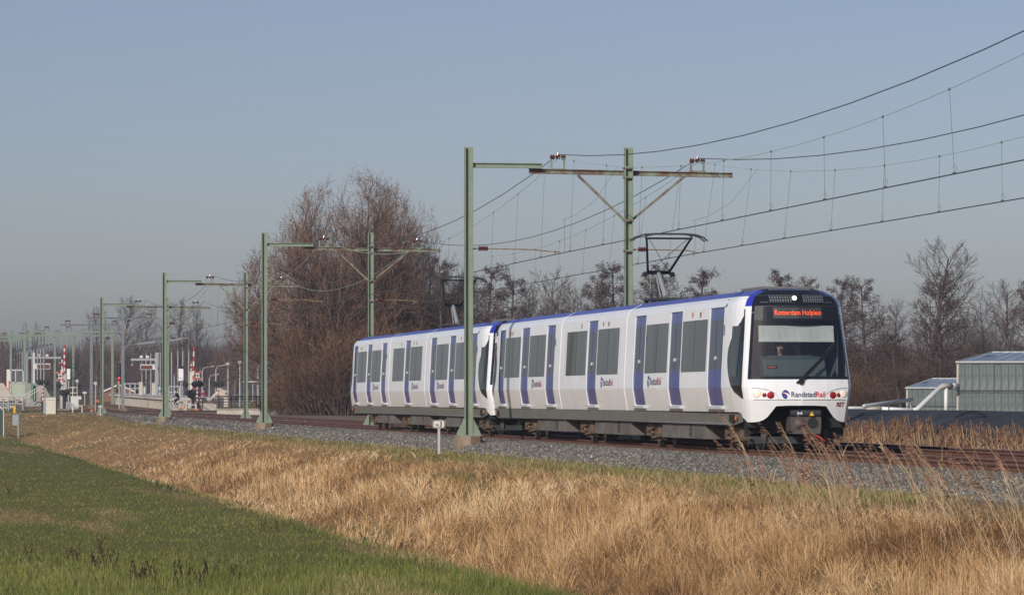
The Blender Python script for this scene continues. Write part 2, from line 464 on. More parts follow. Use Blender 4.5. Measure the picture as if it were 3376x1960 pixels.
LCAR, J1, J2 = 36.35, 13.85, 23.45
DOORS = [(2.30, 3.86), (6.93, 8.35), (11.36, 12.78), (17.90, 19.30), (24.42, 25.82), (28.80, 30.20), (33.20, 34.55)]
WINS = [(4.02, 6.80), (8.50, 11.24), (14.80, 17.78), (19.44, 22.45), (25.96, 28.68), (30.34, 33.08)]
NC = [(2.2, 1.0, 0), (1.75, 1.0, .1), (1.3, .995, .3), (.95, .98, .55), (.62, .955, .8), (.43, .925, .95), (.29, .885, 1), (.21, .84, 1), (.175, .76, 1), (.14, .68, 1), (.115, .61, 1), (.095, .54, 1), (.07, .45, 1), (.03, .22, 1), (0, 0, 1)]


NROWS = [1.11, 1.39, 1.56, 1.63, 1.76, 2.0, 2.45, 2.87, 3.0, 3.18, 3.27, 3.34, 3.41, 3.54, 3.585]


def lean(z): return float(np.interp(z, [.6, 1.11, 1.56, 2.9, 3.18, 3.34, 3.41, 3.54, 3.585], [.06, 0, .05, .30, .37, .46, .54, .80, 1.05]))


def nose_pt(i, z):
    xr, fr, t = NC[i]
    c = float(np.interp(z, [1.3, 3.2, 3.6], [0, .10, .12]))
    k = 1 - lean(z) * .45 * (xr / 2.2)
    w = t
    return (lean(z) * (w if xr < 2.2 else 0) + xr * (1 if xr >= 2.2 else k), W(z) * fr * (1 - c * t))


def front_x(y, z):
    y = abs(y); pts = [nose_pt(i, z) for i in range(len(NC))][::-1]
    return float(np.interp(y, [p[1] for p in pts], [p[0] for p in pts]))


def text_mesh(s, size, bold=0.0, shear=0.0):
    cu = bpy.data.curves.new('txt', 'FONT'); cu.body = s; cu.size = size; cu.offset = bold; cu.shear = shear; cu.resolution_u = 3
    o = bpy.data.objects.new('txt', cu); COL.objects.link(o)
    dg = bpy.context.evaluated_depsgraph_get(); dg.update()
    me = bpy.data.meshes.new_from_object(o.evaluated_get(dg))
    vs = [(v.co.x, v.co.y) for v in me.vertices]; fs = [tuple(p.vertices) for p in me.polygons]
    bpy.data.objects.remove(o); bpy.data.curves.remove(cu); bpy.data.meshes.remove(me)
    return vs, fs


def flat_text(s, size, f, m, name, parent, bold=0.0, mb=None, sx=1.0, mi=0, fit=None):
    vs, fs = text_mesh(s, size, bold)
    if fit: a = min(p[0] for p in vs); b = max(p[0] for p in vs); vs = [((x - a) * fit / (b - a), y) for x, y in vs]
    q = mb or MB(); q.add([f(x * sx, y) for x, y in vs], fs, mi)
    if mb is None: return q.build(name, m, parent)


def shell_ring(x, mi=None):
    zk = [.84, 1.39, 1.76, 2.96, 3.22, 3.34, 3.41, 3.53, 3.585]
    pts = [(x, W(z), z) for z in zk] + [(x, 0, 3.61)] + [(x, -W(z), z) for z in zk[::-1]]
    return pts


def body_section(x0, x1, parent, name='body_section'):
    mb = MB()
    drs = [d for d in DOORS if x0 < d[0] < x1]
    xb = [x0] + [q for d in drs for q in d] + [x1]
    zk = [.84, .97, 1.39, 1.76, 2.96, 3.20, 3.22, 3.34, 3.41, 3.53, 3.585]

    def dep(xi, zi):
        return .05 if xi % 2 == 1 and 1 <= zi <= 4 else 0.0
    for xi in range(len(xb) - 1):
        for zi in range(len(zk) - 1):
            d = dep(xi, zi); za, zb = zk[zi], zk[zi + 1]; xa, xc = xb[xi], xb[xi + 1]
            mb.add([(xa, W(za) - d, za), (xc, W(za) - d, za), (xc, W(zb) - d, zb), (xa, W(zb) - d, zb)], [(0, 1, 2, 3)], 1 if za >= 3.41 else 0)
            if d:
                for xx, q in ((xa, 1), (xc, -1)):
                    mb.add([(xx, W(za) - d, za), (xx, W(za), za), (xx, W(zb), zb), (xx, W(zb) - d, zb)], [(0, 1, 2, 3)], 0)
                if zi == 1: mb.add([(xa, W(za) - d, za), (xc, W(za) - d, za), (xc, W(za), za), (xa, W(za), za)], [(0, 1, 2, 3)], 0)
                if zi == 4: mb.add([(xa, W(zb) - d, zb), (xc, W(zb) - d, zb), (xc, W(zb), zb), (xa, W(zb), zb)], [(0, 1, 2, 3)], 0)
    far = [(0, 3.61)] + [(-W(z), z) for z in zk[::-1] if z not in (.97, 3.20)]
    ring = [(W(3.585), 3.585)] + far
    for (ya, za), (yb, zb) in zip(ring[:-1], ring[1:]):
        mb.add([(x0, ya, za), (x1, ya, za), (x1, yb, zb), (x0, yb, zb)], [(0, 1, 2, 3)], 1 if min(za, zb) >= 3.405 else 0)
    mb.add([(x0, -W(.84), .84), (x1, -W(.84), .84), (x1, W(.84), .84), (x0, W(.84), .84)], [(0, 1, 2, 3)], 2)
    for x in (x0, x1):
        if abs(x - 2.2) < .01 or abs(x - (LCAR - 2.2)) < .01: continue
        p = shell_ring(x); mb.add(p, [tuple(range(len(p)))], 0)
    o = mb.build(name, [white, roofblue, blackmat], parent)
    return o


def side_panel(mb, x0, x1, z0, z1, off, mi=0, inner=.012, slant=0.0):
    zs = [z0] + [z for z in (1.39, 1.76, 2.96) if z0 < z < z1] + [z1]
    n = len(zs); vs = []
    for d in (off, -inner):
        for z in zs:
            vs += [(x0 + slant * (z - z0), W(z) + d, z), (x1 + slant * (z - z0), W(z) + d, z)]
    fs = [(2 * i, 2 * i + 1, 2 * i + 3, 2 * i + 2) for i in range(n - 1)]
    B = 2 * n
    fs += [(2 * i, 2 * i + 2, B + 2 * i + 2, B + 2 * i) for i in range(n - 1)] + [(2 * i + 1, 2 * i + 3, B + 2 * i + 3, B + 2 * i + 1) for i in range(n - 1)]
    fs += [(0, 1, B + 1, B), (2 * n - 2, 2 * n - 1, B + 2 * n - 1, B + 2 * n - 2)]
    mb.add(vs, fs, mi)


def cab_front(parent, flip):
    """nose shell; flip puts it on the far end."""
    T = (lambda p: (LCAR - p[0], p[1], p[2])) if flip else (lambda p: p)
    top = NROWS
    n = len(NC); cols = [(i, 1) for i in range(n)] + [(i, -1) for i in range(n - 2, -1, -1)]

    def zl(i):
        xr, fr, t = NC[i]
        y = W(1.0) * fr
        if xr > .9: return .84
        if xr > .5: return .70
        return float(np.interp(y, [0, .55, .62, .70, .80, .92, 1.1], [.985, .985, .93, .80, .70, .635, .615]))
    rows = []
    for k in range(3): rows.append([nose3(i, s, zl(i) + (1.11 - zl(i)) * k / 3) for i, s in cols])
    for z in top: rows.append([nose3(i, s, z) for i, s in cols])
    V = [p for r in rows for p in r]; nc = len(cols); mb = MB(); mb.v = [T(p) for p in V]
    zr = [.7, .84, .98] + top
    glassf = []
    for ri in range(len(rows) - 1):
        zc = (zr[ri] + zr[ri + 1]) / 2
        for ci in range(nc - 1):
            a = min(cols[ci][0], cols[ci + 1][0])
            q = (ri * nc + ci, ri * nc + ci + 1, (ri + 1) * nc + ci + 1, (ri + 1) * nc + ci)
            if zc < 1.56: mi = 0
            elif zc < 3.18:
                mi = 2 if a >= 6 else 0
                if a >= 7 and 1.63 < zc < 2.87: glassf.append(q); continue
            else:
                mi = 2 if a >= 6 else (1 if (a >= 4 or zc > 3.41) else 0)
                if a >= 4 and a < 6: mi = 3
            mb.f.append(q); mb.m.append(mi)
    li = (len(rows) - 1) * nc
    mb.f.append(tuple(li + c for c in range(nc))); mb.m.append(1)
    # underside
    o = mb.build('cab_front', [white, roofblue, black, deepblue], parent)
    g = MB(); g.v = [T(p) for p in V]; g.f = glassf; g.m = [0] * len(glassf)
    used = sorted({i for f in glassf for i in f}); mp = {i: k for k, i in enumerate(used)}
    g.v = [g.v[i] for i in used]; g.f = [tuple(mp[i] for i in f) for f in glassf]
    ws = g.build('windscreen', screenglass, parent)
    # cab side windows with the curved rear edge
    s = MB(); ins = MB()
    for sg in ((1,) if True else (1, -1)):
        zs = np.linspace(1.14, 3.12, 15)
        pf, pr = [], []
        for z in zs:
            t = (z - 1.14) / (3.12 - 1.14)
            xrear = .50 + 1.18 * math.sin(min(1, max(0, t * 1.06)) * PI) ** .55 * (1 - .35 * max(0, t - .55) / .45)
            xrear = max(xrear, .54)
            pf.append(max(.56, xrear))
        k = len(zs); NX = 9
        xf = [.50 + lean(z) * .95 for z in zs]; pf = [max(a, b + .03) for a, b in zip(pf, xf)]
        vs = [T(side_nose(xf[i] + (pf[i] - xf[i]) * q / (NX - 1), zs[i], sg)) for q in range(NX) for i in range(k)]
        s.add(vs, [(q * k + i, q * k + i + 1, (q + 1) * k + i + 1, (q + 1) * k + i) for q in range(NX - 1) for i in range(k - 1)], 0)
        for q in range(4):
            for zz in (1.62, 1.76, 2.0, 2.45):
                z2 = {1.62: 1.76, 1.76: 2.0, 2.0: 2.45, 2.45: 2.75}[zz]; xa, xc = .86 + .13 * q, .99 + .13 * q
                ins.add([T(side_nose(a, b, sg, .028)) for a, b in ((xa, zz), (xc, zz), (xc, z2), (xa, z2))], [(0, 1, 2, 3)], 0)
    cw = s.build('cab_side_window', black, parent)
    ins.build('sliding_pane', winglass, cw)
    # panel seams
    for y0, z0, y1, z1 in ([(-1.14, 1.11, 1.14, 1.11)] + [(-1.03, 3.178, 1.03, 3.178)]):
        sm = MB()
        ys = np.linspace(y0, y1, 24)
        for ya, yb in zip(ys[:-1], ys[1:]):
            sm.add([T((front_x(yy, zz) - .004, yy, zz)) for yy, zz in ((ya, z0 - .006), (yb, z0 - .006), (yb, z0 + .006), (ya, z0 + .006))], [(0, 1, 2, 3)])
        sm.build('panel_seam', darksteel, o)
    for sg in (-1, 1):
        sm = MB()
        arc = [(sg * (1.12 - .62 * q), 1.11 + .26 * math.sqrt(max(0, 1 - (q ** 2.2)))) for q in np.linspace(0, 1, 13)]
        for (ya, za), (yb, zb) in zip(arc[:-1], arc[1:]):
            sm.add([T((front_x(yy, zz) - .004, yy, zz)) for yy, zz in ((ya, za - .005), (yb, zb - .005), (yb, zb + .005), (ya, za + .005))], [(0, 1, 2, 3)])
        sm.build('panel_seam', darksteel, o)
    return o, T


def nose3(i, s, z):
    x, y = nose_pt(i, z); return (x, y * s, z)


def side_nose(x, z, sg=1, off=.02):
    k = max(i for i in range(len(NROWS) - 1) if NROWS[i] <= z); r = []
    for zz in NROWS[k:k + 2]:
        pts = [nose_pt(i, zz) for i in range(len(NC))][::-1]
        r.append(float(np.interp(x, [p[0] for p in pts], [p[1] for p in pts])))
    t = (z - NROWS[k]) / (NROWS[k + 1] - NROWS[k])
    return (x, sg * (r[0] + (r[1] - r[0]) * t + off), z)


car = thing('metro_car', 'leading white and blue metro car with lit orange destination display and coupler', 'metro car', TF(84.6, V1), ROT, 'coupled metro cars')
body_section(2.2, J1 - .07, car); body_section(J1 + .07, J2 - .07, car); body_section(J2 + .07, LCAR - 2.2, car)
for j in (J1, J2):
    mb = MB(); p = [(y * .93, .84 + (z - .84) * .975) for x, y, z in shell_ring(0)]
    mb.prism(p, 'x', j - .08, j + .08); bel = mb.build('gangway_bellows', midgrey, car)
fo, T0 = cab_front(car, False); fo2, T1 = cab_front(car, True)

# doors
for k, (a, b) in enumerate(DOORS):
    mb = MB(); side_panel(mb, a + .005, b - .005, .985, 3.195, -.046, 0, inner=.06)
    dr = mb.build('door', darksteel, car)
    mid = (a + b) / 2
    for e, (xa, xb_) in enumerate(((a + .03, mid - .012), (mid + .012, b - .03))):
        q = MB(); side_panel(q, xa, xb_, 1.0, 3.18, -.022, 0, inner=.045); lf = q.build('door_leaf', blue, dr)
        q = MB(); g0, g1 = (xa + .13, xb_ - .05) if e == 0 else (xa + .05, xb_ - .13)
        side_panel(q, g0, g1, 1.80, 2.93, -.016, 0, inner=.03); q.build('door_window', doorglass, dr)
    q = MB(); q.lathe((mid - .05, W(2.05) - .022, 2.05), [(.05, 0), (.05, .03), (.03, .045)], 10, 0, (0, 1, 0)); q.build('door_button', lightgrey, dr)
    q = MB(); q.bx(a - .06, b + .06, W(.92) - .05, W(.92) + .085, .90, .965); q.build('door_step', lightgrey, dr)

# side windows
for a, b in WINS:
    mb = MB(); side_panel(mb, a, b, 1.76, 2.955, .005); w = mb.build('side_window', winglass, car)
    q = MB(); x = a + (b - a) * .5
    side_panel(q, x - .012, x + .012, 1.77, 2.945, .009); q.build('window_joint', black, w)

# panel seams on the side, dirt sills
for x in [b + .03 for a, b in DOORS] + [2.05, LCAR - 2.05, 14.6, 22.65]:
    sm = MB(); side_panel(sm, x, x + .012, .86, 3.36, .003); sm.build('panel_seam', midgrey, car)

# skirts
for x0, x1 in ((.72, J1 - .05), (J1 + .05, J2 - .05), (J2 + .05, LCAR - .72)):
    mb = MB(); pf = []
    A = x0 if x0 > 1 else x0; B = x1
    poly = [(A, .56), (B, .56), (B, .832), (A, .832)]
    if x0 < 1: poly = [(A + .75, .545), (B, .56), (B, .832), (A + .18, .832), (A + .05, .80), (A, .72), (A, .62)]
    if x1 > LCAR - 1: poly = [(A, .56), (B - .75, .545), (B, .62), (B, .72), (B - .05, .80), (B - .18, .832), (A, .832)]
    for sg in (1, -1):
        n = len(poly)
        vs = [(x, sg * (W(z) + .012 - (.12 if (x < .8 or x > LCAR - .8) else 0) * .5), z) for x, z in poly] + [(x, sg * (W(z) - .03), z) for x, z in poly]
        mb.add(vs, [tuple(range(n)), tuple(range(2 * n - 1, n - 1, -1))] + [(i, (i + 1) % n, n + (i + 1) % n, n + i) for i in range(n)])
    sk = mb.build('skirt', skirtg, car)
    for xx in ([1.62] if x0 < 1 else []) + ([LCAR - 1.62] if x1 > LCAR - 1 else []):
        q = MB(); q.bx(xx - .22, xx + .22, W(.7) + .004, W(.7) + .02, .60, .78); q.build('jack_pocket', blackmat, sk)
        e = .45 if xx < 5 else -.45
        q = MB(); q.lathe((xx - e, W(.7) + .01, .70), [(.055, 0), (.055, .02)], 10, 0, (0, 1, 0)); q.build('side_marker_light', orangep, sk)

# underfloor equipment
mb = MB(); mb.bx(.9, LCAR - .9, -1.05, 1.05, .50, .83); mb.build('underframe', blackmat, car)
for x0, x1, zb in ((4.85, 9.9, .20), (13.9, 18.9, .21), (23.2, 28.1, .22)):
    mb = MB(); mb.bx(x0, x1, .35, 1.13, zb, .53); mb.bx(x0, x1, -1.13, -.35, zb, .53); eb = mb.build('equipment_box', boxg, car)
    q = MB(); xg = x0 + (x1 - x0) * .30
    for k in range(9): q.bx(xg, xg + .32, 1.128, 1.136, zb + .05 + k * .032, zb + .066 + k * .032)
    q.build('vent_grille', blackmat, eb)
for xc in (2.0, 11.2, 20.45, 29.7):
    mb = MB()
    mb.bx(xc - .55, xc + .55, -1.0, 1.0, .30, .52)
    for sg in (1, -1):
        mb.bx(xc - 1.15, xc + 1.15, sg * .90, sg * 1.02, .38, .50)
        for e in (-1, 1):
            mb.bx(xc + e * .95 - .14, xc + e * .95 + .14, sg * .86, sg * 1.06, .22, .44)
            mb.lathe((xc + e * .5, sg * .98, .28), [(.09, 0), (.09, .26)], 8)
        mb.bx(xc - .32, xc + .32, sg * .82, sg * 1.0, .10, .34)
        mb.bar((xc - 1.4, sg * 1.04, .27), (xc + .4, sg * 1.05, .17), .035, .05)
        mb.bar((xc + .1, sg * 1.06, .42), (xc + 1.1, sg * 1.06, .3), .03, .03)
    bg = mb.build('bogie', brakedust, car)
    for e in (-.95, .95):
        for sg in (1, -1):
            q = MB(); q.lathe((xc + e, sg * .70, .345), [(.10, -.06), (.35, -.05), (.37, -.045), (.37, -.02), (.345, -.01), (.345, .06), (.30, .065), (.12, .05), (.10, .10), (.0, .10)], 22, 0, (0, sg, 0))
            q.build('wheel', wheelst, bg)

# roof gear and pantograph
mb = MB()
mb.bx(1.3, 3.4, -.60, .60, 3.56, 3.635)
mb.build('roof_unit', skirtg, car)
pan = MB()
px0 = 15.0
pan.bx(px0 - .5, px0 + .6, -.5, .5, 3.66, 3.72)
for e in (-.4, .5):
    for sg in (-1, 1): pan.lathe((px0 + e, sg * .42, 3.58), [(.05, 0), (.07, .03), (.05, .05), (.07, .08)], 8)
pb = pan.build('pantograph', darksteel, car)
q = MB(); q.tube([(px0, .0, 3.74), (px0 + 1.0, 0, 4.40)], [.075, .055], 8); q.tube([(px0 + .1, .12, 3.74), (px0 + 1.0, .06, 4.33)], .02, 6)
q.build('lower_arm', midgrey, pb)
q = MB()
q.tube([(px0 + 1.0, -.32, 4.41), (px0 + 1.0, .32, 4.41)], .05, 8)
for sg in (-1, 1):
    q.tube([(px0 + 1.0, sg * .28, 4.42), (px0 - .35, sg * .58, 5.24)], [.036, .028], 7)
    q.lathe((px0 + 1.0, sg * .36, 4.36), [(.07, -.06), (.07, .06)], 8, 0, (1, 0, 0))
q.tube([(px0 + .95, -.22, 4.48), (px0 - .3, .5, 5.22)], .008, 5); q.tube([(px0 + .95, .22, 4.48), (px0 - .3, -.5, 5.22)], .008, 5)
q.tube([(px0 - .35, -.62, 5.24), (px0 - .35, .62, 5.24)], .025, 7)
q.build('upper_arm', black, pb)
q = MB()
for e in (-.53, -.17):
    path = [(px0 + e, -.98, 5.17), (px0 + e, -.86, 5.27), (px0 + e, -.66, 5.335), (px0 + e, -.4, 5.355), (px0 + e, .4, 5.355), (px0 + e, .66, 5.335), (px0 + e, .86, 5.27), (px0 + e, .98, 5.17)]
    for a, b in zip(path[:-1], path[1:]): q.bar(a, b, .05, .035)
for sg in (-1, 1): q.bar((px0 - .53, sg * .58, 5.31), (px0 - .17, sg * .58, 5.31), .03, .03); q.tube([(px0 - .35, sg * .6, 5.24), (px0 - .35, sg * .6, 5.33)], .02, 6)
q.build('contact_head', darksteel, pb)

# cab interior
mb = MB()
for T in (T0, T1):
    def tb(x0, x1, y0, y1, z0, z1): 
        a, b = T((x0, 0, 0))[0], T((x1, 0, 0))[0]; mb.bx(min(a, b), max(a, b), y0, y1, z0, z1)
    tb(2.12, 2.16, -1.15, 1.15, .9, 3.3); tb(.35, 2.12, -1.12, 1.12, 1.0, 1.04)
    tb(1.5, 2.12, 1.03, 1.06, 1.05, 3.1); tb(1.0, 2.12, -1.06, -1.03, 1.05, 3.1); tb(.55, 2.12, -1.0, 1.0, 3.02, 3.05)
ci = mb.build('cab_lining', liningm, car)
mb = MB(); mb.prism([(.22, 1.05), (.9, 1.05), (.9, 1.98), (.72, 2.07), (.5, 2.0), (.3, 1.72)], 'y', -.62, .78); mb.box((.82, .1, 2.05), (.2, 1.0, .08))
dsh = mb.build('dashboard', dashm, car)
mb = MB(); mb.box((.36, .60, 1.83), (.02, .22, .07)); dd = mb.build('cab_readout', blackmat, dsh)
mb = MB(); flat_text('RANDSTADRAIL', .035, lambda x, y: (.345, .69 - x, 1.82 + y), None, '', None, mb=mb, sx=.7); mb.build('readout_text', ledm, dd)
mb = MB()
ysb = np.linspace(-.84, .86, 13)
for ya, yb in zip(ysb[:-1], ysb[1:]):
    mb.add([(.50 + .02 * math.sin(ya * 9), ya, 2.405), (.50 + .02 * math.sin(yb * 9), yb, 2.405), (.54, yb, 2.75), (.54, ya, 2.75)], [(0, 1, 2, 3)])
mb.bx(.48, .52, -.85, .87, 2.39, 2.42)
mb.build('sun_blind', blindm, car)
mb = MB(); mb.bx(1.25, 1.75, -.08, .44, 1.45, 1.55); mb.bx(1.68, 1.78, -.08, .44, 1.55, 2.25); mb.bx(1.4, 1.6, .1, .26, 1.05, 1.45); mb.build('driver_seat', seatm, car)

# front details
FX = lambda y, z, o=.006: (front_x(y, z) - o, y, z)
mb = MB(); ys = np.linspace(-.54, .56, 9)
for ya, yb in zip(ys[:-1], ys[1:]): mb.add([FX(ya, 2.905, .004), FX(yb, 2.905, .004), FX(yb, 3.15, .004), FX(ya, 3.15, .004)], [(0, 1, 2, 3)])
dp = mb.build('destination_display', darksteel, car)
mb = MB()
flat_text('Rotterdam Hofplein', .155, lambda x, y: FX(.525 - x, 2.985 + y, .012), None, '', None, bold=0, mb=mb, fit=1.05)
flat = mb.build('display_text', ledm, dp)
mb = MB()
for k in range(2):
    z = 3.03 + k * .045
    for ya, yb in zip(ys[:-1], ys[1:]): mb.add([FX(ya, z, .0145), FX(yb, z, .0145), FX(yb, z + .005, .0145), FX(ya, z + .005, .0145)], [(0, 1, 2, 3)])
mb.build('display_scan_gap', darksteel, dp)
# roof front: grille and lamp
mb = MB()
for sg in (-1, 1):
    for k in range(9):
        for j in range(5):
            y = sg * (.15 + k * .055); z = 3.275 + j * .034
            mb.add([FX(y - .018, z, .006), FX(y + .018, z, .006), FX(y + .018, z + .013, .006), FX(y - .018, z + .013, .006)], [(0, 1, 2, 3)])
    for k in range(5):
        y = sg * (.66 + k * .035)
        mb.add([FX(y - .008, 3.26, .006), FX(y + .008, 3.26, .006), FX(y + .008, 3.42, .006), FX(y - .008, 3.42, .006)], [(0, 1, 2, 3)])
mb.build('front_grille', midgrey, car)
mb = MB(); mb.lathe(FX(.07, 3.35, -.02), [(.085, 0), (.085, .05), (.07, .055)], 14, 0, (-1, 0, .5)); hl = mb.build('marker_lamp', darksteel, car)
mb = MB(); mb.lathe(FX(.07, 3.35, .03), [(.052, 0), (.052, .02), (.03, .03)], 14, 0, (-1, 0, .5)); mb.build('lens', lamp_on, hl)


def round_lamp(y, z, r, m, nm):
    mb = MB(); mb.lathe(FX(y, z, -.02), [(r * 1.15, 0), (r * 1.15, .025), (r, .03)], 16, 0, (-1, math.copysign(.25, y), 0)); o = mb.build(nm, lightgrey if m is headl else redlens, car)
    mb = MB(); mb.lathe(FX(y, z, .006), [(r, 0), (r, .008), (r * .6, .02), (r * .1, .025)], 16, 0, (-1, math.copysign(.25, y), 0)); mb.build('lens', m, o)


for sg in (1, -1):
    round_lamp(sg * .97, 1.245, .085, headl, 'headlight'); round_lamp(sg * .835 - .02, 1.215, .042, redlens, 'tail_light'); round_lamp(sg * .70 - .02, 1.21, .07, redlens, 'tail_light')
# badge and lettering
mb = MB()


def disc_poly(cy, cz, r, a0, a1, mi, e=1.12, nseg=16, off=.008):
    ps = [(cy - r * math.cos(t), cz + r * e * math.sin(t)) for t in np.linspace(math.radians(a0), math.radians(a1), nseg)]
    return ps


def front_poly(mb, pts, mi=0, off=.008): mb.add([FX(y, z, off) for y, z in pts], [tuple(range(len(pts)))], mi)


logo_b = mat('print_navy', (.035, .05, .22), .4); logo_r = mat('print_red', (.55, .03, .04), .4); logo_n = mat('print_slate', (.06, .07, .13), .4); logo_m = mat('print_maroon', (.24, .02, .03), .4)
cy, cz, r = .36, 1.235, .085
top = disc_poly(cy, cz, r, 25, 165, 0) ; front_poly(mb, [(cy - r * 1.0, cz - .005)][:0] + [(cy + r * .93, cz + .045), (cy + r * .6, cz + .075), (cy + r * .1, cz + .098), (cy - r * .45, cz + .085), (cy - r * .9, cz + .04), (cy - r * 1.08, cz - .025), (cy - r * .7, cz + .01), (cy - r * .1, cz + .036)], 0)
front_poly(mb, [(cy + r * 1.02, cz + .03), (cy + r * .4, cz + .012), (cy - r * .15, cz - .018), (cy - r * .42, cz - .06), (cy - r * .2, cz - .10), (cy + r * .2, cz - .105), (cy + r * .7, cz - .075), (cy + r * 1.02, cz - .02)], 0)
front_poly(mb, [(cy + r * .95, cz + .034), (cy + r * .3, cz + .026), (cy - r * .25, cz - .006), (cy - r * .5, cz - .052), (cy - r * .42, cz - .058), (cy - r * .15, cz - .016), (cy + r * .4, cz + .014)], 1, .009)
mb.build('badge', [logo_b, logo_r], car)
mb = MB(); flat_text('Randstad', .165, lambda x, y: FX(.235 - x, 1.175 + y, .008), None, '', None, bold=.003, mb=mb, fit=.545); mb.build('lettering', logo_n, car)
mb = MB(); flat_text('Rail', .165, lambda x, y: FX(-.322 - x, 1.175 + y, .008), None, '', None, bold=.003, mb=mb, fit=.215); mb.build('lettering', logo_r, car)
mb = MB(); flat_text('RET', .13, lambda x, y: FX(-.80 - x + y * -.2, .965 + y, .008), None, '', None, bold=.004, mb=mb, sx=.85); mb.build('lettering', logo_m, car)
# wiper
mb = MB(); p = [(.05, 1.50), (-.12, 1.66), (-.50, 2.02), (-.82, 2.36)]
for (ya, za), (yb, zb) in zip(p[:-1], p[1:]): mb.bar(FX(ya, za, .04), FX(yb, zb, .04), .04, .06); mb.bar(FX(ya + .05, za + .0, .05), FX(yb + .03, zb, .05), .03, .03)
mb.lathe(FX(.03, 1.5, .0), [(.06, 0), (.05, .06)], 10, 0, (-1, 0, 0)); mb.bar(FX(.12, 1.49, .02), FX(-.05, 1.51, .02), .03, .04)
mb.build('wiper', black, car)
# coupler and under-nose parts
mb = MB(); mb.bx(.75, .8, -1.12, 1.12, .30, 1.08); mb.bx(.30, .78, -1.05, 1.05, .98, 1.10); mb.bx(.5, .9, -1.1, -.55, .5, 1.0); mb.bx(.5, .9, .65, 1.1, .5, 1.0); mb.build('coupler_recess', blackmat, car)
mb = MB(); mb.bx(.16, .62, -.47, .22, .42, .74); mb.bx(.10, .5, -.44, .18, .36, .46); mb.bx(.5, 1.4, -.30, .10, .45, .65)
cp = mb.build('coupler', mat('coupler_steel', (.085, .072, .062), .6, var=.3), car)
q = MB(); q.tube([(.17, -.45, .815), (.17, .22, .815)], .075, 12); q.build('coupler_cover', darksteel, cp)
q = MB(); q.lathe((.15, .02, .58), [(.13, 0), (.12, .03), (.03, .10)], 14, 0, (-1, 0, 0)); q.build('coupler_cone', MATS['coupler_steel'], cp)
q = MB(); q.lathe((.157, -.28, .60), [(.12, 0), (.12, .006)], 14, 0, (-1, 0, 0)); q.build('coupler_cup', blackmat, cp)
q = MB(); q.add([(.088, -.24 + dy, .80 + dz) for dy, dz in ((.055, -.04), (-.055, -.04), (0, .055))], [(0, 1, 2)]); q.build('warning_triangle', yellowp, cp)
q = MB()
for s in (1, -1): q.add([(.090, .03 + s * dy, .815 + dz) for dy, dz in ((.055, .04), (0, .012), (0, -.012), (.055, -.04))], [(0, 1, 2, 3)])
q.build('coupler_mark', lightgrey, cp)
mb = MB(); mb.tube([(.3, -.22, .44), (.16, -.30, .36), (.14, -.44, .28), (.2, -.56, .20)], .022, 7); mb.build('air_hose', redp, car)
mb = MB(); mb.bx(.75, 1.0, -.1, 1.0, .14, .36); mb.bx(.9, 1.1, -1.0, -.1, .14, .30); mb.build('rail_guard', darksteel, car)
mb = MB(); mb.bx(.82, 1.3, .78, 1.02, .20, .30); mb.build('sandbox', concrete2, car)

# side lettering (near side) and small marks
SY = lambda x, z, o=.007: (x, W(z) + o, z)
for x in (8.75 + .25, 15.3, 26.2):
    # text reads from the rear (left in the picture) to the front: local x falls
    x0 = x + 1.55
    mb = MB(); rr = .13; cx_, cz_ = x0 + .13, 1.56
    mb.add([SY(cx_ - dx * rr, cz_ + dz * rr) for dx, dz in ((-.9, .45), (-.5, .9), (.1, 1.15), (.7, .85), (1.0, .1), (.5, .35), (-.2, .42))], [tuple(range(7))], 0)
    mb.add([SY(cx_ - dx * rr, cz_ + dz * rr) for dx, dz in ((-1.05, .3), (-.3, .15), (.2, -.3), (.3, -.9), (-.3, -1.2), (-.9, -.6))], [tuple(range(6))], 0)
    mb.build('badge', logo_b, car)
    mb = MB(); flat_text('Randstad', .27, lambda a, b: SY(x0 - .05 - a, 1.47 + b), None, '', None, mb=mb, fit=.95); mb.build('lettering', logo_n, car)
    mb = MB(); flat_text('Rail', .27, lambda a, b: SY(x0 - 1.02 - a, 1.47 + b), None, '', None, mb=mb, fit=.40); mb.build('lettering', logo_r, car)
for x in (4.6, 16.1, 31.6):
    mb = MB(); flat_text('RET', .16, lambda a, b: SY(x + .35 - a, 3.02 + b), None, '', None, bold=.004, mb=mb, sx=.8); mb.build('lettering', logo_m, car)
for x in (5.75, 17.1, 20.3, 32.3):
    mb = MB(); mb.add([SY(x + .07 * math.cos(t), 3.09 + .075 * math.sin(t)) for t in np.linspace(0, 6.28, 10)[:-1]], [tuple(range(9))]); mb.build('round_sticker', orangep, car)
for x, z, w, h in ((2.08, 3.2, .2, .24), (2.16, 2.55, .08, .36), (34.7, 3.05, .3, .2), (10.95 + .15, 2.5, .08, .3), (24.25, 2.6, .1, .3)):
    mb = MB(); mb.add([SY(x, z), SY(x + w, z), SY(x + w, z + h * .66), SY(x, z + h * .66)], [(0, 1, 2, 3)]); mb.build('number_plate' if w > .15 else 'blue_sticker', logo_b, car)
mb = MB(); flat_text('5510', .13, lambda a, b: SY(2.275 - a, 3.225 + b, .010), None, '', None, mb=mb, sx=.6); mb.build('car_number', white, car)

car2 = copy_tree(car, 'trailing white and blue metro car with its rear end by the big willow', TF(84.6 + LCAR + .2, V1))
for ch in list(car2.children_recursive):
    nm = ch.name.split('.')[0]
    if nm in ('cab_readout', 'readout_text', 'driver_seat', 'sun_blind', 'display_text', 'display_scan_gap', 'air_hose'): bpy.data.objects.remove(ch)
dm = bpy.data.materials.new('x'); bpy.data.materials.remove(dm)

# ------------------------------------------------------------------ overhead line portals
NV, FV = 17.47, 22.28       # near posts, posts between the tracks
PU = [55.0, 115.2, 176.3, 233.1, 291.6]


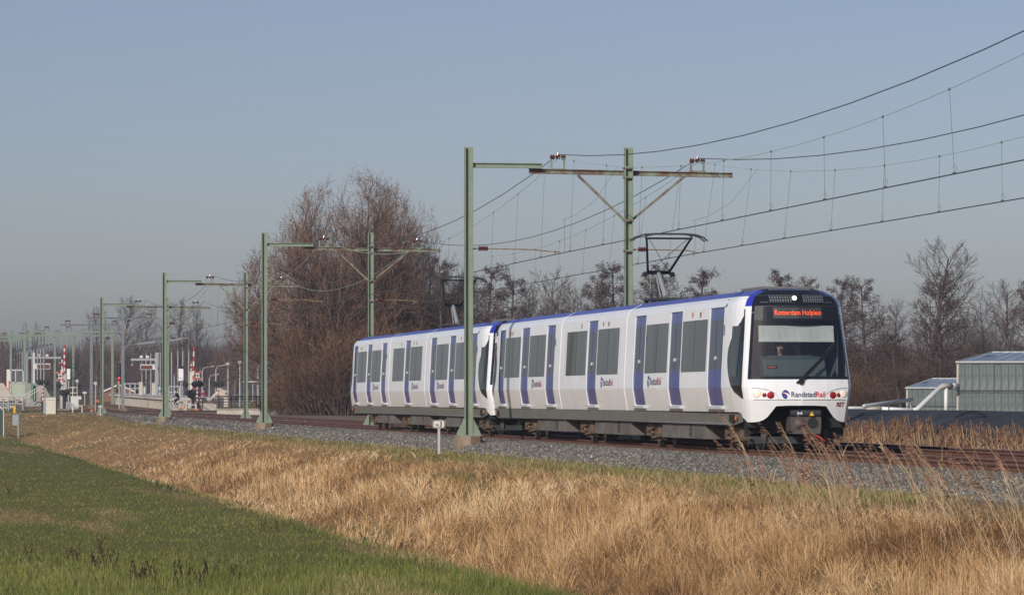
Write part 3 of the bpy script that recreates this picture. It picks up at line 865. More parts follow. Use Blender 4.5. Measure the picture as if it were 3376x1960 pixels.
def hpost(mb, y, z0, z1, mi=0, w=.235):
    h = w / 2
    mb.bx(-h, h, y + h - .018, y + h, z0, z1, mi); mb.bx(-h, h, y - h, y - h + .018, z0, z1, mi); mb.bx(-.006, .006, y - h + .018, y + h - .018, z0, z1, mi)


def ibeam(mb, y0, y1, z, h=.15, w=.12, zz=None, mi=0):
    zz = z if zz is None else zz
    for dz, hh, ww in ((0, h - .04, .014), (h / 2 - .01, .02, w), (-h / 2 + .01, .02, w)): mb.bar((0, y0, z + dz), (0, y1, zz + dz), ww, hh, mi)


def insulator(mb, p, ax, L, r, n=4, mi=0):
    pr = []
    for k in range(n):
        a = L * k / n; pr += [(r * .55, a), (r, a + L / n * .25), (r, a + L / n * .6), (r * .55, a + L / n * .95)]
    mb.lathe(p, pr, 8, mi, ax)


por = thing('catenary_portal', 'green overhead line portal standing beside the joint between the metro cars', 'catenary portal', TF(PU[1], NV), ROT, 'overhead line portals along the track')
D = FV - NV
for y, zt, zb in ((0, 8.55, .06), (-D, 8.58, -.10)):
    mb = MB(); hpost(mb, y, zb, zt); po = mb.build('post', mastg, por)
    q = MB(); q.bx(-.25, .25, y - .36, y + .36, zb - .03, zb)
    for sg in (1, -1):
        for xx in (-.09, .09): q.prism([(y + sg * .118, zb), (y + sg * .34, zb), (y + sg * .34, zb + .06), (y + sg * .118, zb + .50)], 'x', xx - .008, xx + .008)
    q.build('base_plate', mastg, po)
    q = MB(); prf = [(.46, -1.0), (.42, zb - .04), (.385, zb - .03)] if y == 0 else [(.40, -.9), (.38, zb - .05), (.36, zb - .03)]
    q.lathe((0, y, 0), prf, 8); q.build('foundation', concrete, por)
mb = MB(); ibeam(mb, -.12, -2.20, 8.02); mb.build('crossbeam', mastg, por)
mb = MB(); ibeam(mb, -1.83, -8.0, 7.87, zz=7.80); mb.v = [(x + .13, y, z) for x, y, z in mb.v]; mb.build('crossbeam', mastrust, por)
for y0 in (-3.30, -6.55):
    mb = MB(); mb.bar((.13, y0, 7.76), (.06, -D + (.13 if y0 > -D else -.13), 6.45), .07, .07); mb.build('brace', mastrust, por)
for z, h in ((7.98, .05), (7.70, .05), (6.42, .06), (5.52, .05)):
    q = MB(); q.bx(-.135, .22 if z > 7 else .135, -D - .14, -D + .14, z - h / 2, z + h / 2); q.build('clamp', mastrust, por)
for yc in (-(V1 - NV) + .08, -(V2 - NV) - .2):
    mb = MB(); zt = 8.24 if yc > -D else 8.17; zb = 7.93 if yc > -D else 7.90
    for s in (-.19, .19): mb.bar((.13, yc + s, zb), (.13, yc + s, zt), .05, .05)
    mb.bar((.13, yc - .24, zb), (.13, yc + .24, zb), .06, .06)
    br = mb.build('insulator_bracket', mastg if yc > -D else mastrust, por)
    q = MB(); insulator(q, (.13, yc - .23, zt + .05), (0, 1, 0), .14, .075, 2); insulator(q, (.13, yc - .07, zt + .06), (0, 1, 0), .14, .07, 2); insulator(q, (.13, yc + .10, zt + .05), (0, 1, 0), .14, .075, 2); q.lathe((.13, yc, zt + .1), [(.05, 0), (.03, .09)], 8)
    q.build('insulator', insul, br)
for y0, L in ((-.12, 2.62), (-D - .12, 2.0)):
    mb = MB(); mb.tube([(0, y0 - .45, 5.56), (0, y0 - 1.7, 5.545), (0, y0 - L, 5.47)], .02, 6); mb.tube([(0, y0 - L + .15, 5.53), (0, y0 - L + .15, 5.38)], .016, 6); mb.tube([(0, y0, 5.55), (0, y0 - .18, 5.57)], .03, 6)
    ra = mb.build('registration_arm', armrust, por)
    q = MB(); insulator(q, (0, y0 - .17, 5.565), (0, -1, 0), .29, .075, 5); q.build('insulator', insul, ra)
plabel = {0: 'green overhead line portal just outside the view ahead of the train', 2: 'green overhead line portal in front of the big bare willow', 3: 'green overhead line portal behind the willow portal, third from the train front', 4: 'green overhead line portal nearest the red and white level crossing barrier'}
for k in (0, 2, 3, 4): copy_tree(por, plabel[k], TF(PU[k], NV - {3: .28, 4: .58}.get(k, 0)))

# ------------------------------------------------------------------ wires
def wire(name, pts, r, m, parent, n=5):
    mb = MB(); mb.tube(pts, r, n); return mb.build(name, m, parent)


TP = [-6.0] + PU + [345.0, 380.0]
for vc, sup, nm in ((V1, V1 - .08, 'first'), (V2, V2 + .2, 'second')):
    ol = thing('overhead_line', f'contact wire with messenger wire and droppers hung over the {"near track of the train" if nm == "first" else "far track behind the train"}', 'overhead line', TF(115.2, vc, 5.4), 0, 'overhead lines')
    L0 = TF(115.2, vc, 5.4)
    cw = []
    for k, u in enumerate(TP): cw.append(TF(u, vc + (.2 if k % 2 else -.2), 5.40 + grade(u)) - L0)
    wire('contact_wire', cw, .0135, wirem, ol)
    ms = []; dr = []
    for a, b in zip(TP[:-1], TP[1:]):
        span = b - a; sag = 1.52 * (span / 60) ** 2
        for t in np.linspace(0, 1, 15)[:-1]:
            u = a + t * span; ms.append(TF(u, sup + (vc - sup) * min(1, 4 * t * (1 - t)), (8.27 if nm == 'first' else 8.2) - 4 * sag * t * (1 - t) + grade(u)) - L0)
        nd = max(4, int(span / 5))
        for i in range(nd):
            t = (i + .5) / nd; u = a + t * span; dr.append((u, (8.27 if nm == 'first' else 8.2) - 4 * sag * t * (1 - t), a, b))
    wire('messenger_wire', ms, .009, copperg, ol)
    for u, zt, a, b in dr:
        if u < 66 or u > 300: continue
        t = (u - a) / (b - a); k = TP.index(a); st = (.2 if k % 2 else -.2) * (1 - 2 * t); vt = vc + (sup - vc) * max(0, 1 - 4 * t * (1 - t))
        mb = MB(); lo = TF(u, vc + st, 5.415) - L0; hi = TF(u, vt, zt) - L0
        mb.tube([lo, hi], .0035, 4); mb.tube([lo, lo + Vector((.05, 0, .08)), lo + Vector((.02, 0, .17)), lo + Vector((-.03, 0, .1))], .004, 4); mb.box(lo, (.07, .03, .035)); mb.box(hi, (.04, .03, .05))
        mb.build('dropper', wirem, ol)
    # stitch wire near the posts
    for k, u in enumerate(PU[1:4]):
        sg = 1
        mb = MB(); st = (.2 if (k + 2) % 2 else -.2)
        mb.tube([TF(u - 9, vc, 7.5) - L0, TF(u - 5.5, vc, 6.72) - L0, TF(u - 2.2, vc, 6.45) - L0, TF(u + .4, vc + .1, 6.45) - L0], .004, 4)
        mb.tube([TF(u, vc + .1, 5.42) - L0, TF(u, vc + .1, 6.45) - L0], .004, 4)
        mb.build('stitch_wire', wirem, ol)
    fc = []
    for a, b in zip(TP[:-1], TP[1:]):
        span = b - a; sag = 1.10 * (span / 60) ** 2
        for t in np.linspace(0, 1, 13)[:-1]: fc.append(TF(a + t * span, sup, 8.36 - 4 * sag * t * (1 - t) + grade(a + t * span) - (.07 if nm != 'first' else 0)))
    mb = MB(); mb.tube(fc, .0125, 5)
    tag(mb.build('feeder_cable', wirem), f'dark feeder cable sagging above the messenger wire of the {"near" if nm == "first" else "far"} track', 'cable', 'feeder cables')
# ------------------------------------------------------------------ trees
bark_al = mat('alder_bark', (.085, .065, .058), .9, var=.2, vs=4); bark_w = mat('willow_bark', (.10, .068, .045), .9, var=.25, vs=3)
bark_b = mat('pale_bark', (.12, .095, .075), .9, var=.2, vs=3)
tw_al = ramp_mat('alder_twigs', [(0, (.046, .025, .021)), (.4, (.090, .055, .044)), (.8, (.13, .086, .064)), (1, (.17, .115, .085))])
tw_w = ramp_mat('willow_twigs', [(0, (.075, .041, .026)), (.5, (.155, .087, .052)), (1, (.24, .142, .088))])
tw_s = ramp_mat('shrub_twigs', [(0, (.055, .030, .018)), (.5, (.115, .062, .033)), (1, (.19, .112, .06))])
tw_b = ramp_mat('pale_twigs', [(0, (.05, .036, .031)), (.5, (.10, .074, .062)), (1, (.165, .125, .10))])
tw_m = ramp_mat('mixed_far_twigs', [(0, (.048, .030, .027)), (.5, (.10, .066, .055)), (1, (.16, .11, .09))])
tw_g = ramp_mat('evergreen_sprays', [(0, (.006, .012, .010)), (.6, (.016, .030, .020)), (1, (.035, .055, .032))])
UP = Vector((0, 0, 1))
SPEC = {
    'alder': dict(n=[44, 12, 6, 0], tmin=[.12, .15, .15], ang=[68, 48, 42], ratio=[.34, .46, .42], fall=[.78, .45, .4], trop=[0, .05, .06, .04], jit=[.03, .12, .18, .25], r=.19, cones=2),
    'bare': dict(n=[28, 12, 8, 0], tmin=[.20, .2, .15], ang=[40, 36, 34], ratio=[.46, .44, .45], fall=[.62, .5, .4], trop=[0, .10, .08, .05], jit=[.03, .09, .12, .16], r=.21, cones=0),
    'poplar': dict(n=[40, 8, 5, 0], tmin=[.08, .2, .2], ang=[24, 24, 24], ratio=[.30, .5, .5], fall=[.5, .4, .3], trop=[0, .12, .1, .05], jit=[.03, .08, .1, .15], r=.16, cones=0),
    'willow': dict(n=[20, 11, 8, 0], tmin=[.18, .15, .1], ang=[38, 36, 32], ratio=[.50, .46, .46], fall=[.58, .5, .3], trop=[.02, .05, .06, .05], jit=[.09, .14, .17, .2], r=.19, cones=0),
    'shrub': dict(n=[9, 6, 0], tmin=[.15, .15], ang=[22, 24], ratio=[.55, .5], fall=[.4, .4], trop=[.05, .06, .06], jit=[.10, .14, .2], r=.03, cones=0),
    'evergreen': dict(n=[70, 16, 0], tmin=[.06, .1], ang=[72, 50], ratio=[.30, .36], fall=[.85, .5], trop=[0, .03, .0], jit=[.02, .1, .2], r=.18, cones=0),
}


def tree_data(kind, seed, H, stems=1, spread=0):
    rnd = random.Random(seed); sp = SPEC[kind]; trunk = MB(); S = []; T = []
    last = len(sp['n']) - 1

    def grow(p, d, L, r, lv):
        ns = (6, 4, 3, 2)[lv]; pts = [p]; j = sp['jit'][lv]; tr = sp['trop'][lv]
        for i in range(ns):
            d = (d + Vector((rnd.gauss(0, j), rnd.gauss(0, j), rnd.gauss(0, j) + tr))).normalized(); pts.append(pts[-1] + d * (L / ns))
        rr = [r * (1 - .8 * i / ns) for i in range(ns + 1)]
        if lv == 0 or (lv == 1 and r > .03): trunk.tube(pts, rr, 6 if lv == 0 else 4, cap=False)
        else:
            t0 = min(1, max(0, rnd.random() * .75 + .25 * (lv / last)))
            for i in range(ns): S.append((pts[i], pts[i + 1], max(rr[i], .012), max(rr[i + 1], .009))); T.append(t0)
            if sp['cones'] and lv == last:
                for _ in range(sp['cones']):
                    q = pts[-1] + Vector((rnd.gauss(0, .10), rnd.gauss(0, .10), rnd.gauss(0, .10))); e = Vector((rnd.gauss(0, 1), rnd.gauss(0, 1), rnd.gauss(0, 1))).normalized() * rnd.uniform(.03, .06)
                    S.append((q - e, q + e, .020, .020)); T.append(rnd.random() * .4)
        if lv >= last: return
        n = sp['n'][lv]; az = rnd.random() * 6.28
        for k in range(n):
            t = sp['tmin'][lv] + (1 - sp['tmin'][lv]) * (k + rnd.random()) / n; f = min(t * ns, ns - 1e-6); i = int(f)
            q = pts[i].lerp(pts[i + 1], f - i); dd = (pts[i + 1] - pts[i]).normalized()
            a = dd.cross(UP if abs(dd.z) < .95 else Vector((1, 0, 0))).normalized(); b = dd.cross(a)
            az += 2.4 + rnd.gauss(0, .4); an = math.radians(sp['ang'][lv] * rnd.uniform(.7, 1.3))
            cdir = dd * math.cos(an) + (a * math.cos(az) + b * math.sin(az)) * math.sin(an)
            grow(q, cdir, L * sp['ratio'][lv] * (1 - sp['fall'][lv] * t) * rnd.uniform(.7, 1.3), max(r * (1 - .7 * t) * (.42 if lv == 0 else .5), .006), lv + 1)
    if stems == 1: grow(Vector((0, 0, -.2)), Vector((rnd.gauss(0, .03), rnd.gauss(0, .03), 1)).normalized(), H, sp['r'] * H / 11, 0)
    else:
        for k in range(stems):
            a = k * 2.4 + rnd.random(); s = spread * math.sqrt((k + .6) / stems) * rnd.uniform(.8, 1.15)
            d = Vector((math.cos(a) * math.sin(s), math.sin(a) * math.sin(s), math.cos(s)))
            off = Vector((math.cos(a), math.sin(a), 0)) * (.05 + (.55 if kind == 'willow' else .9) * rnd.random() * (s / max(spread, .01)))
            grow(Vector((0, 0, -.2)) + off, d, H * rnd.uniform(.8, 1.05) * (1 - .25 * (s / max(spread, .01)) ** 2), sp['r'] * H / (16 if kind == 'willow' else 4), 0)
    rg = np.random.default_rng(seed)
    A = np.array([s[0] for s in S]); B = np.array([s[1] for s in S]); w0 = np.array([s[2] for s in S])[:, None]; w1 = np.array([s[3] for s in S])[:, None]
    dv = B - A; sv = np.cross(dv, rg.normal(size=dv.shape)); sv /= np.linalg.norm(sv, axis=1, keepdims=True) + 1e-9
    V = np.stack([A - sv * w0, A + sv * w0, B + sv * w1, B - sv * w1], 1).reshape(-1, 3)
    Fq = np.arange(len(V)).reshape(-1, 4)
    T = np.array(T)
    if kind == 'willow':                                   # rounded crown: twigs outside the dome are left off
        q = (A + B) / 2 / np.array([.40 * H, .40 * H, .50 * H]) - np.array([0, 0, .86]); r_ = np.linalg.norm(q, axis=1)
        k = (r_ < 1.0 + rg.normal(0, .035, len(r_))) | (A[:, 2] < .3 * H)
        V = V.reshape(-1, 4, 3)[k].reshape(-1, 3)
        tv = np.array(trunk.v); tr_ = np.linalg.norm(tv / np.array([.40 * H, .40 * H, .50 * H]) - np.array([0, 0, .86]), axis=1); bad = (tr_ > .90) & (tv[:, 2] > .3 * H)
        trunk.f = [f for f in trunk.f if not any(bad[i] for i in f)]; trunk.m = [0] * len(trunk.f); Fq = np.arange(len(V)).reshape(-1, 4); T = T[k]
    return trunk, V, Fq, np.repeat(T, 4)


TREES = {}; HT = {}


def tree(kind, var, H, label, cat, loc, rz, scale, group, bark, twigs, stems=1, spread=0, name=None):
    key = (kind, var)
    if key not in TREES:
        tb, V, Fq, T = tree_data(kind, 100 * var + len(kind), H, stems, spread)
        th_ = thing(name or kind + '_tree', label, cat, loc, rz, group); th_.scale = scale if isinstance(scale, tuple) else (scale,) * 3
        HT[key] = float(np.percentile(V[:, 2], 99.8))
        tb.build('trunk' if kind != 'shrub' else 'stem', bark, th_, smooth=True); mesh_np('crown', V, Fq, twigs, T, parent=th_); TREES[key] = th_
        return th_
    return copy_tree(TREES[key], label, loc, rz, scale=scale)


def ground_at(x, Y):
    X = (x - CX) * Y / F; return Vector((X, Y, gz(X, Y)))


def tree_px(kind, var, H, x, ytop, Y, label, cat, group, bark, twigs, wide=1.0, **k):
    p = ground_at(x, Y); h = HC + (YH - ytop) * Y / F - p.z; s = h / H
    rz = (x * 7.13) % 6.28
    o = tree(kind, var, H, label, cat, p, rz, (s * wide, s * wide, s), group, bark, twigs, **k)
    s *= H / HT[(kind, var)]; o.scale = (s * wide, s * wide, s)
    return o


G1 = 'bare trees in the row behind the train'
row = [  # x, top y, distance, kind, variant
    (1575, 872, 292, 'alder', 1, .8), (1668, 905, 300, 'alder', 2, .9), (1745, 925, 312, 'bare', 3, .9), (1812, 880, 296, 'bare', 1, .8), (1900, 935, 305, 'bare', 2, .9),
    (1965, 905, 288, 'alder', 3, .8), (2045, 868, 296, 'alder', 1, .85), (2125, 905, 302, 'alder', 2, .85), (2188, 868, 290, 'alder', 3, .8), (2290, 890, 300, 'alder', 1, .95), (2440, 955, 330, 'bare', 2, .6),
    (2555, 892, 292, 'alder', 2, .95), (2650, 915, 300, 'alder', 3, .9), (2735, 912, 305, 'alder', 1, .85), (2868, 922, 285, 'alder', 2, .9), (2960, 985, 310, 'bare', 3, 1.0),
    (3058, 785, 300, 'bare', 1, .95), (3095, 893, 282, 'alder', 3, 1.0), (2975, 1095, 275, 'alder', 1, 1.1), (3175, 1010, 300, 'bare', 2, .9), (3262, 975, 310, 'bare', 3, .9), (3325, 915, 300, 'bare', 2, .95), (3380, 930, 292, 'alder', 2, .9),
    (2805, 1015, 318, 'bare', 1, 1.0), (1505, 900, 315, 'bare', 2, .9), (1620, 960, 330, 'bare', 3, 1.0), (1840, 985, 335, 'alder', 3, 1.1), (2000, 985, 335, 'bare', 1, 1.0), (2240, 985, 335, 'bare', 3, 1.0), (2380, 1000, 325, 'bare', 1, 1.0), (2600, 1010, 335, 'bare', 2, 1.0), (2920, 1040, 335, 'bare', 3, 1.0), (3140, 1060, 335, 'bare', 1, 1.0), (3230, 1080, 320, 'bare', 2, 1.0)]
alab = ['tall {k} just right of the near green overhead post', '{k} rising between the two posts of the nearest portal, nearest the left post', '{k} halfway between the two posts of the nearest portal, behind the alders', '{k} with a fan of fine upright branches between the nearest portal posts', 'low round {k} left of the second post of the nearest portal',
        '{k} close to the left side of the far post of the nearest portal', '{k} directly behind the far post of the nearest portal', '{k} behind the raised pantograph of the leading car', '{k} behind the pantograph knee, tallest right of the far post', '{k} over the train roof right of the pantograph', 'thin sparse {k} poking above the roof near the train front',
        '{k} above the lit roof lamp of the train front', '{k} above the right half of the train front', '{k} just right of the upper corner of the train front', 'conical {k} standing alone between train front and tallest tree', 'pale {k} left of the tallest tree',
        'tallest pale {k} left of the greenhouse', 'dark {k} in front of the tallest pale tree', 'low spreading {k} left of the small greenhouse roof', 'slim {k} right of the tallest tree', '{k} behind the left corner of the big greenhouse', 'brown {k} behind the ridge of the big greenhouse', '{k} at the far right behind the greenhouse ridge',
        'pale {k} close beside the train front below its roof', '{k} behind the trailing car pantograph', 'back row {k} seen over the trailing car roof', 'back row dark {k} over the rear joint of the leading car', 'back row {k} left of the far portal post', 'back row {k} right of the pantograph', 'back row {k} behind the roof before the train front', 'back row {k} hidden behind the train roof unit', 'back row {k} between the conical alder and the tallest tree', 'back row {k} behind the small greenhouse, right side', 'back row {k} above the white pipe']
for (x, yt, Y, kd, vr, wd), lb in zip(row, alab):
    kn = {'alder': 'alder with purple-brown catkins', 'bare': 'leafless tree'}[kd]
    tree_px(kd, vr, 11.0 if kd == 'alder' else 13.0, x, yt, Y, lb.format(k=kn).replace('alder with purple-brown catkins', 'purple-brown alder'), 'tree', G1, bark_al if kd == 'alder' else bark_b, tw_al if kd == 'alder' else tw_b, wd * 1.3)
# big willow and neighbours
tree_px('willow', 1, 16.0, 1150, 588, 300, 'huge bare willow with reddish twigs towering over the rear of the train', 'tree', None, bark_w, tw_w, .80, stems=18, spread=.62)
tree_px('willow', 2, 16.0, 1310, 618, 308, 'second big reddish willow merging into the right side of the huge one', 'tree', None, bark_w, tw_w, .55, stems=13, spread=.55)
tree_px('bare', 1, 13.0, 1345, 790, 300, 'dark bare tree on the right flank of the big willow', 'tree', None, bark_al, tw_al, .85)
tree_px('alder', 2, 11.0, 1430, 850, 290, 'dense dark bare tree left of the near green overhead post', 'tree', None, bark_al, tw_al, 1.1)
tree_px('willow', 3, 13.0, 1000, 760, 305, 'lower left bough-like willow leaning out beside the huge one', 'tree', None, bark_w, tw_w, .95, stems=10, spread=.8)
# shrubs under the willow
slabs = ['{} at the foot of the huge willow, leftmost by the black railing', '{} growing at the end of the concrete canal wall', '{} beside the track left of the rear car, tall reddish shoots', '{} right behind the rear end of the train', '{} behind the rear car windows', '{} under the huge willow trunk', '{} between willow and railing, short one', '{} half hidden by the rear car, by its first door', '{} half hidden by the rear car, by its middle section', '{} left of the second green portal post']
for k, ((x, yt, Y), lb) in enumerate(zip([(955, 1225, 296), (1000, 1180, 292), (1060, 1120, 290), (1130, 1080, 288), (1190, 1060, 292), (1110, 1000, 298), (925, 1265, 300), (1240, 1080, 290), (1330, 1060, 290), (880, 1290, 302)], slabs)):
    tree_px('shrub', 1 + k % 3, 4.5, x, yt, Y, lb.format('brown osier shrub'), 'shrub', 'osier shrubs under the willow', bark_w, tw_s, 1.25, stems=46, spread=.55, name='osier_shrub')
for k, (x, yt, Y, lb) in enumerate([(2790, 1210, 280, 'ivy-dark shrub right beside the train front'), (2890, 1190, 284, 'ivy-clad dark shrub left of the small greenhouse'), (2965, 1200, 280, 'low brown shrub by the left end of the small greenhouse'), (3040, 1190, 300, 'reddish shrub behind the small greenhouse')]):
    tree_px('shrub', 1 + k % 3, 4.5, x, yt, Y, lb, 'shrub', None, bark_w, tw_s if k > 1 else tw_g, 1.3, stems=46, spread=.55, name='bramble_shrub' if k != 1 else 'ivy_shrub')
# trees behind the station on the left
G2 = 'pale bare trees behind the station'
for x, yt, Y, kd, vr, wd, lb in [(385, 975, 430, 'bare', 1, 1.15, 'wide pale bare tree left of the red and white right barrier'), (465, 1000, 440, 'bare', 3, 1.0, 'pale bare tree behind the red signal light'), (590, 985, 450, 'bare', 2, 1.15, 'pale bare tree behind the white signal box'), (655, 1005, 455, 'bare', 3, .9, 'pale bare tree right of the upright right barrier'), (775, 975, 440, 'bare', 1, 1.3, 'spreading pale bare tree above the black railing'), (850, 1000, 450, 'bare', 2, 1.1, 'pale bare tree left of the second green portal'), (320, 1010, 450, 'bare', 2, .9, 'pale bare tree left of the fourth green portal')]:
    tree_px(kd, vr, 13.0, x, yt, Y, lb, 'tree', G2, bark_b, tw_b, wd)
tree_px('poplar', 1, 13.0, 84, 1058, 640, 'slim poplar left of two above the station roof lamps', 'tree', 'slim poplars far off', bark_b, tw_b, .5)
tree_px('poplar', 1, 13.0, 111, 1056, 650, 'slim poplar right of two above the station roof lamps', 'tree', 'slim poplars far off', bark_b, tw_b, .5)
tree_px('evergreen', 1, 9.0, 255, 1150, 430, 'dark green conifer behind the white signal box on the left', 'tree', None, bark_al, tw_g, 1.1)


# far wood: one mass of fine branches
def wood(name, x0, x1, Y0, Y1, h0, h1, N, twm, seed, label=None):
    rg = np.random.default_rng(seed)
    x = rg.uniform(x0, x1, N); Y = rg.uniform(Y0, Y1, N); X = (x - CX) * Y / F
    g = hz(X, Y); hh = h0 + (h1 - h0) * fbm(x / 90.0, Y / 40, seed, 3)
    z = rg.random(N) ** .8 * hh
    L = rg.uniform(.5, 1.8, N); th = rg.normal(0, .45, N); ph = rg.random(N) * 6.28
    d = np.stack([np.sin(th) * np.cos(ph), np.sin(th) * np.sin(ph), np.cos(th)], 1) * L[:, None]
    A = np.stack([X, Y, g + z], 1); sv = np.cross(d, rg.normal(size=d.shape)); sv /= np.linalg.norm(sv, axis=1, keepdims=True)
    w = rg.uniform(.008, .026, N)[:, None]
    V = np.stack([A - sv * w, A + sv * w, A + d + sv * w * .4, A + d - sv * w * .4], 1).reshape(-1, 3)
    o = mesh_np(name, V, np.arange(4 * N).reshape(-1, 4), twm, np.repeat(rg.random(N), 4)); o['kind'] = 'stuff'
    return o


wood('far_wood', -80, 1000, 480, 560, 3.0, 9.0, 46000, tw_m, 11)
wood('undergrowth', 1450, 3420, 308, 352, 1.6, 6.5, 75000, tw_m, 12)
wood('brushwood', 2720, 3420, 286, 312, .8, 4.2, 22000, tw_al, 13)
wood('brushwood', 930, 1500, 292, 312, 1.5, 8.5, 40000, tw_s, 14)
wood('brushwood', 1250, 1560, 300, 316, 4.0, 13.0, 22000, tw_al, 16)
wood('distant_treeline', -80, 3440, 700, 860, 5.0, 12.0, 40000, tw_b, 15)


# ------------------------------------------------------------------ grass
def tussock(X, Y, rg):
    """draw blades towards scattered tuft centres; returns outward direction and distance from the centre"""
    global TUSS_T
    cx, cy = .47, .9
    ix, iy = np.floor(X / cx), np.floor(Y / cy)
    h1 = vnoise(ix + .5 * 0, iy * 1.0, 301); h2 = vnoise(ix, iy, 302); TUSS_T = vnoise(ix, iy, 303)
    tx, ty = (ix + .2 + .6 * h1) * cx, (iy + .2 + .6 * h2) * cy
    pull = .5 * TUSS_T
    X2, Y2 = X + (tx - X) * pull, Y + (ty - Y) * pull
    return X2, Y2, X2 + TAN * Y2, np.arctan2(Y2 - ty, X2 - tx), np.hypot(X2 - tx, Y2 - ty) / .35


def blades(name, N, seed, keep, h, wpx, lean, tintf, m, Y0=48, Y1=300, xr=(-60, 3440), seg=2, tuss=False):
    rg = np.random.default_rng(seed); t = rg.random(N)
    Y = 1 / (1 / Y0 + t * (1 / Y1 - 1 / Y0)); x = rg.uniform(*xr, N); X = (x - CX) * Y / F
    xl = X + TAN * Y; k = keep(X, Y, xl, rg); X, Y, xl = X[k], Y[k], xl[k]; n = len(X)
    if tuss: X, Y, xl, ca_, cr_ = tussock(X, Y, rg)
    H = h(X, Y, xl, rg); w = wpx * Y / F / .3033 * rg.uniform(.6, 1.3, n)
    az, ln = lean(X, Y, xl, rg)
    if tuss: mixk = rg.random(n) < .55; az = np.where(mixk, ca_ + rg.normal(0, .5, n), az); ln = np.where(mixk, np.clip(.15 + 1.1 * cr_ + rg.normal(0, .2, n), 0, 1.5), ln)
    ph = rg.random(n) * PI
    z = hz(X, Y) - .01; B = np.stack([X, Y, z], 1)
    dx = np.stack([np.cos(az), np.sin(az)], 1); sx = np.stack([np.cos(ph), np.sin(ph) * .6], 1)
    ctl = [(0, 0, 1.0), (.5, .28, .85), (1, 1, .12)] if seg == 2 else [(0, 0, 1), (1, .9, .1)]
    rows = []
    for tt, bend, ww in ctl:
        hor = np.sin(ln) * (bend * .55 + tt * .45); ver = np.cos(ln * (.35 + .65 * tt)) * tt
        c = B.copy(); c[:, :2] += dx * (H * hor)[:, None]; c[:, 2] += H * ver
        for s in (-1, 1):
            q = c.copy(); q[:, :2] += sx * (s * w * ww / 2)[:, None]; rows.append(q)
    V = np.stack(rows, 1).reshape(-1, 3); k = len(rows)
    fq = np.concatenate([np.array([[2 * i, 2 * i + 1, 2 * i + 3, 2 * i + 2]]) for i in range(len(ctl) - 1)])
    Fq = (fq[None] + k * np.arange(n)[:, None, None]).reshape(-1, 4)
    o = mesh_np(name, V, Fq, m, np.repeat(np.clip(tintf(X, Y, xl, rg) + (.34 * (TUSS_T - .5) if tuss else 0), 0, 1), k)); o['kind'] = 'stuff'
    return o


strawm = ramp_mat('dry_grass', [(0, (.105, .054, .024)), (.22, (.26, .142, .063)), (.5, (.45, .27, .125)), (.8, (.585, .385, .195)), (1, (.69, .52, .31))], .75)
greenm = ramp_mat('green_grass', [(0, (.062, .080, .015)), (.4, (.135, .160, .032)), (.7, (.205, .210, .054)), (.84, (.25, .215, .085)), (1, (.37, .26, .145))], .6)


def slope_dense(X, Y, xl, rg):
    d = zones(X, Y); u = (Y - SN * xl * CS) / CS
    return (xl > 9.3) & (xl < 16.0) & (rg.random(len(X)) < np.clip(d * 1.15, .06, 1) * (1 - .93 * sstep((xl - 14.5 - .8 * (fbm(X * .5, Y * .2, 44) - .5)) / .8)))


def tallness(X, Y, xl, rg):
    c = fbm(X * .8, Y * .22, 51); near = 1 - sstep((Y - 85) / 110)
    return (.06 + .11 * near + (.32 * near + .08) * c) * rg.uniform(.6, 1.3, len(X)) * (1 - .62 * sstep((xl - 12.3) / 2.2)) * (.55 + .45 * sstep((xl - 9.5) / .9))


def slope_lean(X, Y, xl, rg):
    c = fbm(X * .6, Y * .16, 61); a = PI * (.75 + 1.6 * (c - .5) * 2) + rg.normal(0, 1.0, len(X))
    return a, np.clip(.45 + 2.4 * (fbm(X * .9, Y * .25, 71) - .42) + rg.normal(0, .33, len(X)), .02, 1.5)


def slope_tint(X, Y, xl, rg):
    return .48 + 1.15 * (fbm(X * .5, Y * .14, 81) - .5) + .65 * (fbm(X * 2.6, Y * .7, 83) - .5) + rg.normal(0, .19, len(X))


blades('dry_grass', 300000, 31, slope_dense, tallness, .62, slope_lean, slope_tint, strawm, Y0=34, Y1=300, tuss=True)


def litter_h(X, Y, xl, rg): return rg.uniform(.12, .42, len(X)) * (1 - .5 * sstep((Y - 90) / 120))


def litter_lean(X, Y, xl, rg): return rg.random(len(X)) * 2 * PI, rg.uniform(.9, 1.52, len(X))


def litter_tint(X, Y, xl, rg): return slope_tint(X, Y, xl, rg) + rg.normal(.08, .2, len(X))


blades('dry_grass', 190000, 36, slope_dense, litter_h, .6, litter_lean, litter_tint, strawm, Y0=34, Y1=300)


def field_keep(X, Y, xl, rg): return (xl < 9.6) & (xl > -8)


def field_tint(X, Y, xl, rg):
    d = zones(X, Y); n = len(X)
    dryb = rg.random(n) < d * .85
    t = .36 + .5 * (fbm(X * .5, Y * .12, 91) - .5) + rg.normal(0, .16, n) - .15 * (xl > 8.6)
    return np.where(dryb, rg.uniform(.8, 1.0, n), np.clip(t, 0, .82))


def field_h(X, Y, xl, rg): return (.025 + .06 * fbm(X * 1.1, Y * .4, 95) + .07 * sstep((72 - Y) / 18) + .06 * sstep((xl - 8.5) / .5)) * rg.uniform(.5, 1.4, len(X))


def rnd_lean(X, Y, xl, rg): return rg.random(len(X)) * 2 * PI, np.abs(rg.normal(.35, .35, len(X)))


blades('field_grass', 230000, 32, field_keep, field_h, .55, rnd_lean, field_tint, greenm, Y0=48, Y1=300)


